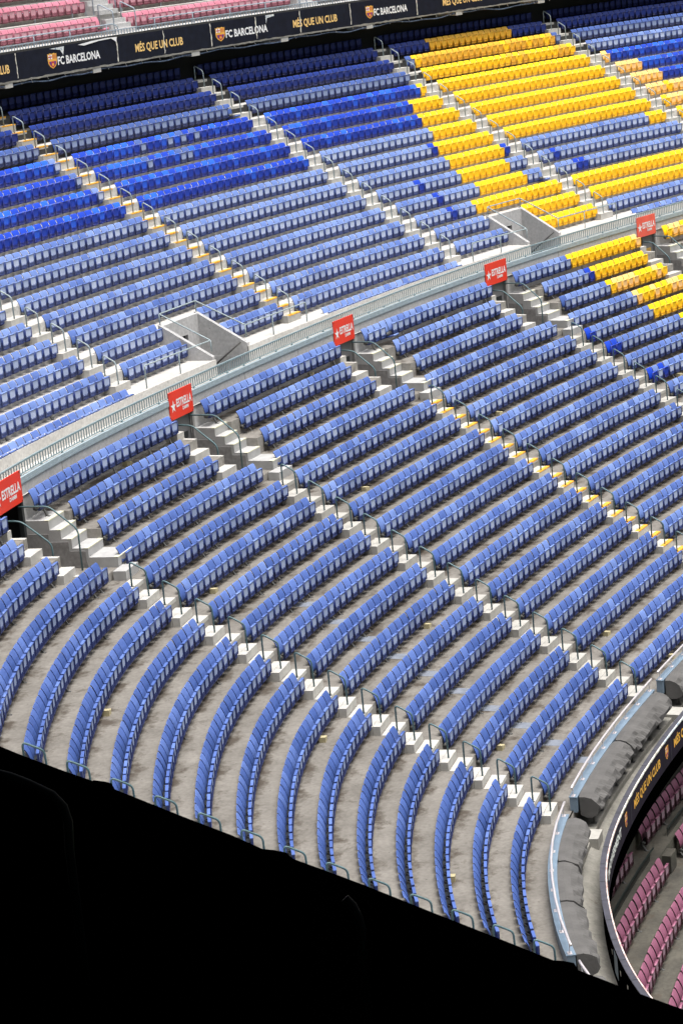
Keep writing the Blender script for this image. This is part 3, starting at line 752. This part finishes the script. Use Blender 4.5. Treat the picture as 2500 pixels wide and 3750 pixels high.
# ---------------------------------------------------------------- upper entrances
def swept_slope(b, s0, s1, pr): b.sweep(pr, s0, s1, 0, ds=.3)
for i, (a, e) in enumerate(UP[:2]):
    nm = ('left', 'right')[i]
    g = thing('upper_entrance', W((a+e)/2, 17, 9.3), 'pale concrete stair pit cut into the upper rows, %s one of two' % nm, 'stairwell', 'stair pits of the upper rows')
    rb = E2(4)
    ht = [(16.25, 7.5), (16.25, 9.97), (rb, z2(4)+.17), (rb, 7.5)]
    b = MB(); swept_slope(b, a-.16, a, ht); keep(build(b, 'side_wall', M['wall']), g)
    b = MB(); swept_slope(b, e, e+.16, ht); keep(build(b, 'side_wall', M['wall']), g)
    b = MB(); b.cbox(a, e, rb-.14, rb-.004, 10.45, z2(4)+.10); b.cbox(e-.75, e, rb-.141, rb-.004, 7.5, 10.449); b.cbox(a, a+.3, rb-.141, rb-.004, 7.5, 10.449); keep(build(b, 'back_wall', M['wall']), g)
    b = MB(); b.sweep([(rb, 7.5), (rb+2, 7.5), (rb+2, 10.45), (rb, 10.45)], a, e, 0, closed=False, caps=False)
    for q_ in (a, e): b.add([W(q_, rb, 7.5), W(q_, rb+2, 7.5), W(q_, rb+2, 10.45), W(q_, rb, 10.45)], [(0,1,2,3)])
    b.strip([16.2, rb], 7.4, a, e)
    keep(build(b, 'passage', M['dark']), g)
    b = MB()
    for j in range(8): b.cbox(a, e, 16.26+.26*j, 16.26+.26*(j+1), 7.2, 9.26-.2*(j+1))
    keep(build(b, 'flight', M['stair']), g)
    b = MB(); b.cbox(e-.02, e-.001, 16.5, rb-.15, 8.2, 9.5); keep(build(b, 'wall_lining', M['wall']), g)
    b = MB(); b.tube([W(e-.09, 16.45, 10.02), W(e-.09, 17.9, 8.95)], .035); keep(build(b, 'wall_rail', M['plate'], None, True), g)
    # guard rail round it
    h = .44
    b = MB(); zt = 10.17; zb = z2(4)+.10
    L = s_off(SU['P' if i == 0 else 'R'], 16.3, .25); Rr = SU['Q' if i == 0 else 'S']-.35
    def up_(s, r, z): return W(s, r, z+h)
    path = [W(L, 16.3, z2(2)), W(L, 16.3, z2(2)+.78), up_(a-.08, 16.3, zt-.06), up_(a-.08, rb-.05, zb), up_(e+.08, rb-.05, zb), up_(e+.08, 16.3, zt), W(Rr, 16.3, z2(2)+.74)]
    S_ = [L + (a-.08-L)*k/6 for k in range(7)]
    rail = [path[0], path[1]] + [W(s_, 16.3, z2(2)+.78+(zt-.06+h-z2(2)-.78)*k/6) for k, s_ in enumerate(S_)][1:]
    rail += [path[3], path[4], path[5]]
    S_ = [e+.08 + (Rr-e-.08)*k/8 for k in range(9)]
    rail += [W(s_, 16.3, zt+h+(z2(2)+.74-zt-h)*k/8) for k, s_ in enumerate(S_)][1:]
    rail += [W(Rr, 16.3, z2(1)+.01)]
    b.tube(fillet(rail, .06, 2), .026)
    gr = thing('guard_rail', W(a, 16.3, z2(2)), 'blue-grey guard rail around the %s upper stair pit' % nm, 'railing', 'guard rails of the stair pits')
    keep(build(b, 'top_rail', M['rail_up'], None, True), gr)
    for s_, r_, za, zb_ in ((a-.08, 16.3, zt-.02, zt-.06+h), (a-.08, rb-.05, zb, zb+h), (e+.08, rb-.05, zb, zb+h), (e+.08, 16.3, zt-.02, zt+h), ((L+a)/2, 16.3, z2(2), z2(2)+.76), ((Rr*.45+e*.55), 16.3, z2(2), z2(2)+.75)):
        b = MB(); b.tube([W(s_, r_, za), W(s_, r_, zb_)], .024); keep(build(b, 'post', M['rail_up'], None, True), gr)

# ---------------------------------------------------------------- small things on the treads
WBK = [(-12.53, 7, 'on the tread of the curved block, nearest the centre'), (-7.99, 12, 'in front of the row under the left handrails'), (3.1, 12, 'in the block below the middle red sign'),
       (14.13, 12, 'in the block below the fourth red sign'), (2.93, 3, 'third row from the front right of the plain aisle'), (-7.86, 3, 'third row from the front, near the dark barrier'),
       (-16.27, 12, 'behind the far left of the curved block'), (-3.15, 7, 'mid-row beside the joint plates'), (-4.08, 17, 'against the wall left of the second red sign'),
       (8.49, 17, 'against the wall left of the middle red sign'), (3.9, 1, 'at the right edge in front of the first row'), (18.6, 17, 'against the wall left of the fourth sign'), (25.6, 10, 'beside two dark blue seats'), (-17.0, 3, 'in the curved block close to the parapet')]
for s_, n, wh in WBK:
    x = W(s_, r1(n)-.38, z1(n)); b = MB(); b.box(-.14, .14, -.09, .09, 0, .11); b.box(-.14, -.03, -.09, .09, .112, .15); 
    o = build(b, 'spacer_block', M['wood']); o.location = x; o.rotation_euler = (0, 0, th_(s_)+random.uniform(-.15, .15))
    tag(o, 'pale yellow block lying %s' % wh, 'block', 'pale yellow blocks left on the treads')
for n in range(1, 11):
    r = r1(n); s0 = -5.87; b = MB(); b.cbox(s_off(s0, r, -.26), s_off(s0, r, .26), r-1.02, r-.14, z1(n), z1(n)+.006)
    tag(build(b, 'joint_plate', M['jplate']), 'blue-grey joint plate across the tread, %s row from the front' % ORD(n), 'floor plate', 'joint plates in a line up the block')

# ---------------------------------------------------------------- front barrier, covers, steps
SEC = [(-31., -21.95), (-20.75, -11.24), (-9.94, -.50), (.42, 10.9)]
SN = ['at the bottom edge by the black parapet', 'along the curved corner', 'along the middle stretch', 'at the right edge']
SPL = [[-31, -26.5, -21.95], [-20.7, -17.3, -14.6, -11.35], [-9.86, -5.1, -.58], [.5, 5.6, 10.8]]
for i, (a, e) in enumerate(SEC):
    g = thing('front_barrier', W((a+e)/2, -1, .03), 'light blue steel barrier with bright handrail ' + SN[i], 'barrier', 'front barriers of the stand')
    b = MB(); b.cbox(a, e, -1.15, -.95, -.02, .405); keep(build(b, 'panel', M['panel']), g)
    b = MB(); b.cbox(a-.01, e+.01, -1.17, -.93, .405, .43); keep(build(b, 'cap', M['panel']), g)
    k = max(3, int(round((e-a)/1.35))); S = np.linspace(a+.12, e-.12, k+1)
    pr = []
    for j, s_ in enumerate(S):
        b = MB(); q = W(s_, -1.04, 0)
        b.cbox(s_-.025, s_+.025, -1.045, -1.03, .43, .72); b.cbox(s_-.09, s_+.09, -1.09, -.98, .431, .437)
        keep(build(b, 'post', M['steel']), g); pr.append(W(s_, -1.04, .735))
    pr = [W(a-.12, -1.04, .735)] + pr + [W(e+.12, -1.04, .735)]
    b = MB(); b.tube(pr, .034, 8); keep(build(b, 'handrail', M['steel'], None, True), g)
    for j in range(len(SPL[i])-1):
        c0, c1 = SPL[i][j]+.05, SPL[i][j+1]-.05
        prof = [(-1.16, .41), (-1.34, .42), (-1.52, .37), (-1.66, .26), (-1.78, .12), (-1.78, -.03), (-1.68, -.16), (-1.52, -.24), (-1.34, -.25), (-1.18, -.15)]
        ph = random.random()*9
        def folds(S, V, ph=ph, c0=c0, c1=c1):
            for a_ in range(V.shape[0]):
                s_ = S[a_]; n = np.array((-math.sin(th_(s_)), math.cos(th_(s_)), 0))
                taper = min(1, (s_-c0)/.35+.25, (c1-s_)/.35+.25)
                cen = V[a_].mean(0)
                V[a_] = cen + (V[a_]-cen)*(.88+.12*min(1, taper))
                for k_ in range(1, 9):
                    zig = 2*abs(((s_*1.35+.12*math.sin(s_*3)+ph+(k_ % 2)*.5) % 1)-.5)
                    f = math.sin(s_*2.9+ph+k_*1.1)*.03 + (zig-.5)*.06*(1+.5*math.sin(s_*1.3+ph)) + math.sin(s_*5.3+k_*2.3+ph)*.016
                    am = (0, .15, .35, 1., 1.1, .9, .7, .4, .3)[k_]
                    V[a_, k_] -= n*f*am; V[a_, k_, 2] += (zig-.5)*.05*am
            return V
        b = MB(); b.sweep(prof, c0, c1, 0, ds=.17, fn=folds)
        cv = tag(build(b, 'seat_cover', M['cover'], None), 'grey seat cover, %s from the left, %s' % (ORD(j+1), SN[i]), 'cover', 'grey covers along the front barrier')
    s_ = a+.5
    while s_ < e-.3:
        b = MB(); b.cbox(s_-.03, s_+.03, -1.52, -1.46, -.51, -.18); b.cbox(s_-.07, s_+.07, -1.57, -1.40, -.512, -.497); keep(build(b, 'leg', M['plate']), g); s_ += 1.0
for i, c in enumerate((-21.35, -10.6, -.05)):
    g = thing('ledge_steps', W(c, -1.4, -.95), 'short worn concrete steps down to the ledge, %s gap in the barrier' % ('hidden', 'middle', 'right')[i], 'steps', 'steps in the barrier gaps')
    b = MB(); b.cbox(c-.30, c+.45, -1.40, -1.045, -.6, -.22); keep(build(b, 'step', M['step']), g)
    b = MB(); b.cbox(c-.30, c+.45, -1.85, -1.41, -.85, -.42); keep(build(b, 'step', M['step']), g)

# ---------------------------------------------------------------- parapet of this tier with its banner
def crest(s0, z0, h, r, parent):
    w_ = h*.82
    def P(x, y): return W(s0+x*w_, r, z0+y*h)
    out = [(0, .95), (.12, .90), (.25, .97), (.5, .93), (.75, .97), (.88, .90), (1, .95), (.97, .72), (1, .55), (.97, .35), (.80, .14), (.5, 0), (.20, .14), (.03, .35), (0, .55), (.03, .72)]
    b = MB(); b.add([P(x, y) for x, y in out], [tuple(range(len(out)))]); o = build(b, 'crest', M['gold2']); keep(o, parent)
    def sub(pts, mt, dr, nm='crest_field'):
        q = MB(); q.add([W(s0+x*w_, r-dr, z0+y*h) for x, y in pts], [tuple(range(len(pts)))])
        u = build(q, nm, mt); sub_(u, o)
    sub([(.08, .60), (.48, .60), (.48, .88), (.10, .88)], M['white'], .004); sub([(.24, .60), (.32, .60), (.32, .88), (.24, .88)], M['crest_red'], .007)
    sub([(.08, .71), (.48, .71), (.48, .77), (.08, .77)], M['crest_red'], .007, 'crest_field')
    for k in range(4): sub([(.56+.1*k, .60), (.60+.1*k, .60), (.60+.1*k, .88), (.56+.1*k, .88)], M['crest_red'], .005)
    sub([(.10, .46), (.90, .46), (.88, .34), (.72, .18), (.5, .07), (.28, .18), (.12, .34)], M['crest_red'], .004)
    for x in (.2, .68): sub([(x, .455), (x+.13, .455), (x+.13, .24), (x+.02, .24)], M['crest_blue'], .007)
    c = [(.5+.11*math.cos(q), .26+.09*math.sin(q)) for q in np.linspace(0, 2*math.pi, 11)[:-1]]; sub(c, M['gold2'], .010)
    return o
g = thing('parapet', W(-10, -2.33, -.95), 'curved dark parapet with plum banner facing the pitch, slate coping on top', 'parapet')
b = MB(); b.cbox(SMIN, SMAX, -2.395, -2.262, -1.3, .015, ds=.5); keep(build(b, 'wall', M['black']), g)
b = MB(); b.cbox(SMIN, SMAX, -2.40, -2.235, .015, .045); keep(build(b, 'coping', M['coping']), g)
s_ = -27.
while s_ < 10: b = MB(); b.cbox(s_-.012, s_+.012, -2.41, -2.228, .044, .050); keep(build(b, 'coping_joint', M['slot']), g); s_ += 1.3
for nm, sa, sb, mt in (('edge_strip', -30, -10.6, M['tape_red']), ('edge_strip', -10.6, -4.2, M['tape']), ('edge_strip', -4.2, 2, M['tape_blue']), ('edge_strip', 2, 12, M['tape'])):
    b = MB(); rr = np.random.default_rng(int(sb*10+900))
    def jag(S, V, rr=rr):
        V[:, 0, 2] += rr.uniform(-.015, .01, len(S)); return V
    b.sweep([(-2.424, .0), (-2.424, .049), (-2.39, .051), (-2.39, .0)], sa, sb, 0, ds=.12, fn=jag); keep(build(b, nm, mt), g)
b = MB(); b.cbox(SMIN, SMAX, -2.418, -2.396, -.80, .0, ds=.3); bn = keep(build(b, 'banner', M['banner2']), g)
put_text('MÉS QUE UN CLUB', -8.30, -.50, .27, 3.55, -2.424, M['gold2'], g, bold=.03)
put_text('MÉS QUE UN CLUB', -3.05, -.50, .27, 3.55, -2.424, M['gold2'], g, bold=.03)
crest(-4.1, -.57, .44, -2.424, g); crest(-9.75, -.57, .44, -2.424, g); crest(1.0, -.57, .44, -2.424, g)
put_text('EMPOWERMENT', -13.9, -.48, .25, 3.5, -2.424, M['white'], g, bold=.03)
put_text('MÉS', -15.6, -.50, .27, .9, -2.424, M['gold2'], g, bold=.03)
for s_ in (-8.75, -3.4, -14.3):
    b = MB(); b.cbox(s_-.012, s_+.012, -2.424, -2.417, -.79, -.01); keep(build(b, 'seam', M['coping']), g)
for k, s_ in enumerate((-18.9, -20.3, -21.2, -22.4, -23.3)):     # pale gaps and fixings on the inner face
    b = MB(); b.cbox(s_-.06, s_+.05, -2.262, -2.2585, -.45, -.33); keep(build(b, 'fixing', M['tape']), g)
b = MB(); b.cbox(-19.9, -19.3, -2.262, -2.258, -.75, -.15); keep(build(b, 'inner_panel', M['panel']), g)

# ---------------------------------------------------------------- tier one
mb = MB()
for k in range(-8, 14):
    r = -.85-.86*k; z = -3.4-.66*k-TOP; mb.strip([r-.82, r-.6, r-.3, r+.04], z, SMIN, SMAX, 0, [.1, .4, .8, 1]); mb.wallr(r+.04, z, z+.66, SMIN, SMAX, 1)
struct(build(mb, 'bottom_terrace', [M['dark_conc'], M['dark_conc']]))
for i, (a, e) in enumerate(((-8.3, -2.75), (-1.15, 6.))):
    g = thing('fence', W(a, -1.5, -4.5), 'black barred fence between the top two plum rows, %s' % ('nearer stretch', 'farther stretch'), 'fence', 'black fences of the lower tier') if False else \
        thing('fence', W(a, -1.5, -4.5), 'black barred fence between the top two plum rows, ' + ('nearer stretch', 'farther stretch')[i], 'fence', 'black fences of the lower tier')
    b = MB(); b.cbox(a, e, -1.50, -1.46, -3.93, -3.90); keep(build(b, 'top_rail', M['fence']), g)
    s_ = a
    while s_ < e-.9:
        b = MB()
        for k in range(8): b.cbox(s_+k*.13-.008, s_+k*.13+.008, -1.488, -1.47, -4.72, -3.93, ds=1)
        keep(build(b, 'bar_infill', M['fence']), g); s_ += 1.04
b = MB(); b.cbox(-2.55, -1.9, -1.95, -1.6, -4.8, -4.25); tag(build(b, 'concrete_post', M['dark_conc']), 'short concrete pillar at the end of the plum seat row', 'pillar')

# ---------------------------------------------------------------- tier three
mb = MB()
for k, (r, z) in enumerate(T3+[(33.9, 24.6-TOP), (34.75, 25.4-TOP), (35.6, 26.2-TOP)]):
    a = 29.0 if k == 0 else r-.80
    mb.strip([a, r-.6, r-.3, r+.05], z, SMIN, SMAX, 0, [.1, .3, .6, 1]); mb.wallr(r+.05, z, z+.82, SMIN, SMAX, 0)
mb.sweep([(29.02, 19.42), (30.3, 19.42), (33.3, 22.0), (37, 26.)], SMIN, SMAX, 1, closed=False)
struct(build(mb, 'top_terrace', [M['conc_up'], M['shell']]))
g = thing('top_tier_front', W(20, 29, 19.45), 'long navy banner parapet of the top tier with white and gold lettering', 'parapet')
b = MB(); b.cbox(SMIN, SMAX, 29.0, 29.16, 19.42, 20.62, ds=.5); keep(build(b, 'wall', M['shell']), g)
b = MB(); b.cbox(SMIN, SMAX, 28.965, 28.995, 19.46, 20.54, ds=.4); keep(build(b, 'banner', M['banner']), g)
rr = np.random.default_rng(4)
def jag2(S, V):
    n = len(S); V[:, 0, 2] += rr.uniform(-.02, .02, n); V[:, 1, 2] += rr.uniform(-.0, .04, n); return V
b = MB(); b.sweep([(28.955, 19.40), (28.955, 19.455), (29.03, 19.47), (29.03, 19.40)], -2, 60, 0, ds=.2, fn=jag2); keep(build(b, 'edge_batten', M['ledge']), g)
for s_ in (4.9, 14.65, 24.0, 33.25):
    crest(s_, 19.68, .64, 28.958, g); put_text('FC BARCELONA', s_+.56, 19.80, .33, 2.4, 28.958, M['white'], g, bold=.03)
for s_ in (9.8, 19.6, 28.5, 38.75, 48):
    put_text('MÉS QUE UN CLUB', s_, 19.80, .34, 2.62 if s_ < 28 else 2.8, 28.958, M['gold'], g, bold=.025)
sm = [12.85, 18.6, 21.2, 23.75, 26.3, 28.95, 32.2, 36.9]
for i, s_ in enumerate(sm):
    b = MB(); pts = []; z = 20.50; x = s_; L_, Rr_ = [], []
    k = 8
    for j in range(k+1):
        zz = 20.52-(1.0 if i % 2 else .98)*j/k; w_ = .012+.02*random.random(); x = s_+random.uniform(-.02, .02)
        L_.append(W(x-w_, 28.957, zz)); Rr_.append(W(x+w_, 28.957, zz))
    b.add(L_+Rr_, [(j, j+k+1, j+k+2, j+1) for j in range(k)]); keep(build(b, 'torn_seam', M['tape']), g)
b = MB(); tl = [W(16.4+x, 28.93, 20.47+y) for x, y in ((0, 0), (.35, -.07), (1.2, .03), (1.9, .05), (2.15, -.12), (2.22, .08), (1.6, .10), (.8, .07))]
b.add(tl, [(0,1,2,7), (2,3,6,7), (3,4,5,6)]); keep(build(b, 'torn_flap', M['white']), g)
b = MB(); tl = [W(15.3+x, 28.955, 20.38+y) for x, y in ((-.5, .10), (.1, .0), (.25, -.22), (.35, .12))]; b.add(tl, [(0,1,2,3)]); keep(build(b, 'torn_flap', M['tape_blue']), g)
b = MB(); tl = [W(26.9+x, 28.955, 20.45+y) for x, y in ((0, .08), (0, -.3), (.08, -.05), (.5, 0), (.5, .08))]; b.add(tl, [(0,1,2,3,4)]); keep(build(b, 'torn_flap', M['tape_blue']), g)
g2 = thing('top_balustrade', W(20, 29.1, 20.6), 'grey-blue barred railing standing above the navy banner', 'railing')
b = MB(); b.cbox(0, 60, 29.03, 29.08, 20.81, 20.85); keep(build(b, 'top_rail', M['balu3']), g2)
s_ = 8.
while s_ < 36:
    b = MB()
    for k in range(8): b.cbox(s_+k*.16-.022, s_+k*.16+.022, 29.045, 29.065, 20.56, 20.81, ds=1)
    keep(build(b, 'bar_infill', M['balu3']), g2); s_ += 1.28
def long_rail(nm, r, z, segs, z0, lab):
    q = thing(nm, W(segs[0][0], r, z0), lab, 'railing', 'rails of the top tier')
    for a, e in segs:
        b = MB(); S = np.linspace(a, e, int((e-a)/.8)+2)
        P = [W(x, r, z) for x in S]; P.append(W(e+.25, r, z-.12)); P.append(W(e+.3, r, z0)); b.tube(fillet(P, .1, 3), .028); keep(build(b, 'rail', M['balu3'], None, True), q)
        x = a+.3
        while x < e:
            b = MB(); b.tube([W(x, r, z0), W(x, r, z)], .026); keep(build(b, 'post', M['balu3'], None, True), q); x += 2.05
long_rail('safety_rail', 29.35, 21.08, [(8, 18.9), (20.9, 29.6), (31.2, 40)], 20.63, 'grey-blue rail in front of the lowest pink row')
long_rail('safety_rail', 31.05, 21.92, [(8, 19.0), (20.9, 29.6)], 21.45, 'grey-blue rail between the two lower pink rows')
for q, (x0, x1) in enumerate(AIS3):
    g3 = thing('white_steps', W(x0, 30, 20.6), 'white steps of the top tier, %s flight' % ('left', 'middle', 'right')[q], 'steps', 'white steps of the top tier')
    for k, (r, z) in enumerate(T3):
        for j in range(3):
            b = MB(); b.cbox(x0+.1, x1-.1, r-.12-.25*(3-j), r-.12-.25*(2-j), z, z+.205*(j+1)); keep(build(b, 'step', M['wall']), g3)
    for e in (x0+.05, x1-.05):
        for r in (30.0, 31.0):
            b = MB(); zz = 20.63 + (r-30)*.8
            b.tube(fillet([W(e, r+.4, zz+.3), W(e, r+.4, zz+1.3), W(e, r-.35, zz+.95), W(e, r-.35, zz)], .12), .026)
            tag(build(b, 'aisle_rail', M['balu3'], None, True), 'bent rail on the %s side of the %s white steps, %s one' % ('left' if e < (x0+x1)/2 else 'right', ('left', 'middle', 'right')[q], 'lower' if r == 30. else 'upper'), 'handrail', 'bent rails of the white steps')
for i, s_ in enumerate((-3, 2, 7, 12.3, 17.37, 22.84, 27.92, 33.46, 39.84, 45.5)):
    b = MB(); b.cbox(s_-.22, s_+.22, 28.97, 30.2, 19.22, 19.415); 
    tag(build(b, 'beam_end', M['step_w']), 'white beam end jutting out under the navy banner, %s from the left' % ORD(i+1), 'beam', 'beam ends under the navy banner')
b = MB(); S = np.arange(2, 56, .25); P = [W(s_, 29.02, 19.31 + .05*math.sin(s_*1.13) + .03*math.sin(s_*2.9) - .04*abs(math.sin(s_*.61))) for s_ in S]; b.tube(P, .032, 6)
cb = tag(build(b, 'hanging_cable', M['cable'], None, True), 'dark blue cable bundle sagging along the underside of the navy banner', 'cable')
for k in range(50):
    b = MB(); s_ = 6+k*.87+random.uniform(-.2, .2); q = [W(s_+dx, 29.0+dy, 19.42+dz) for dx, dy, dz in ((0, 0, 0), (.03, .01, -.07), (.05, -.01, -.13+random.uniform(-.03, .03)))]; b.tube(q, .010, 4); keep(build(b, 'hanging_tie', M['tape']), g)

# ---------------------------------------------------------------- the rest of the bowl: opposite stands and the roof over the near side
E1 = Vector(W(SMAX, 14, 0)); ring = [E1, Vector((105, -45, 0)), Vector((95, -110, 0)), Vector((40, -150, 0)), Vector((-40, -150, 0)), Vector((-88, -110, 0)), Vector((-84, -40, 0))]
cen = Vector((5, -75, 0)); b = MB(); V = []
for P in ring:
    n_ = (P-cen); n_.z = 0; n_.normalize()
    for d_, z in ((-26, -8), (-6, 2), (-6, 5), (12, 18), (12, 22), (26, 36), (26, -8)): V.append(tuple(P+n_*d_+Vector((0, 0, z))))
b.add(V, [(i*7+j, i*7+j+1, (i+1)*7+j+1, (i+1)*7+j) for i in range(len(ring)-2) for j in range(6)])
struct(build(b, 'opposite_terraces', M['dark_conc']))
b = MB(); rp = [(-128, -95), (-60, -100), (-50, -40), (-46, -5), (-38, 22), (-44, 62), (-100, 62)]
b.add([(x, y, 44) for x, y in rp]+[(x, y, 46) for x, y in rp], [tuple(range(7))[::-1], tuple(range(7, 14))]+[(i, (i+1) % 7, (i+1) % 7+7, i+7) for i in range(7)])
struct(build(b, 'canopy_roof', M['shell']))

# ---------------------------------------------------------------- near part of the top tier in front of the camera, deep shade coloured black
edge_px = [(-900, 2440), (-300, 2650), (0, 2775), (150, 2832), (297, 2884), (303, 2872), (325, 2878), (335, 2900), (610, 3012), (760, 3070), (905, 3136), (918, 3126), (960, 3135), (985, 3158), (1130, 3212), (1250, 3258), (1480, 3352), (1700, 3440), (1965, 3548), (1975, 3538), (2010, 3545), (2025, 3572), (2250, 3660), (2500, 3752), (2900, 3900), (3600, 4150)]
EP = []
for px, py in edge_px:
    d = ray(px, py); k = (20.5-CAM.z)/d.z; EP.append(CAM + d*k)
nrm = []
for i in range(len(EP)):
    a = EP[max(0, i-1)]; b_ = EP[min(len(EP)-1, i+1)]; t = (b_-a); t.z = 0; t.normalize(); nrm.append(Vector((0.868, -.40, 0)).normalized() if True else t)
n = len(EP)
g = thing('near_parapet', EP[10], 'shade-blackened parapet and rows of the near top tier filling the bottom left corner', 'parapet')
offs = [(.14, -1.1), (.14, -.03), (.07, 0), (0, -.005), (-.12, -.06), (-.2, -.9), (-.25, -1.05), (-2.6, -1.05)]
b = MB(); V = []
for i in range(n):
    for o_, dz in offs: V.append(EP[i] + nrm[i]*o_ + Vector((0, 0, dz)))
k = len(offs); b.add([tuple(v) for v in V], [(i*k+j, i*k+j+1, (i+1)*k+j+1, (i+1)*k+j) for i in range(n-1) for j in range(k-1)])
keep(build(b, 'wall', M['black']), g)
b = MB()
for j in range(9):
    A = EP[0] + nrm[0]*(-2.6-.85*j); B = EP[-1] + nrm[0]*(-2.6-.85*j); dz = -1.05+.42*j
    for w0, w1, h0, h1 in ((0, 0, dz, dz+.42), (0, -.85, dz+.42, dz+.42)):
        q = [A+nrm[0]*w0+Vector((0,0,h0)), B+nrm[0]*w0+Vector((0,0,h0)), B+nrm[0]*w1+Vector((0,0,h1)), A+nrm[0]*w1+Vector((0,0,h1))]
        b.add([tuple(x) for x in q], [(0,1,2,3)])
keep(build(b, 'shade_black_rows', M['black']), g)
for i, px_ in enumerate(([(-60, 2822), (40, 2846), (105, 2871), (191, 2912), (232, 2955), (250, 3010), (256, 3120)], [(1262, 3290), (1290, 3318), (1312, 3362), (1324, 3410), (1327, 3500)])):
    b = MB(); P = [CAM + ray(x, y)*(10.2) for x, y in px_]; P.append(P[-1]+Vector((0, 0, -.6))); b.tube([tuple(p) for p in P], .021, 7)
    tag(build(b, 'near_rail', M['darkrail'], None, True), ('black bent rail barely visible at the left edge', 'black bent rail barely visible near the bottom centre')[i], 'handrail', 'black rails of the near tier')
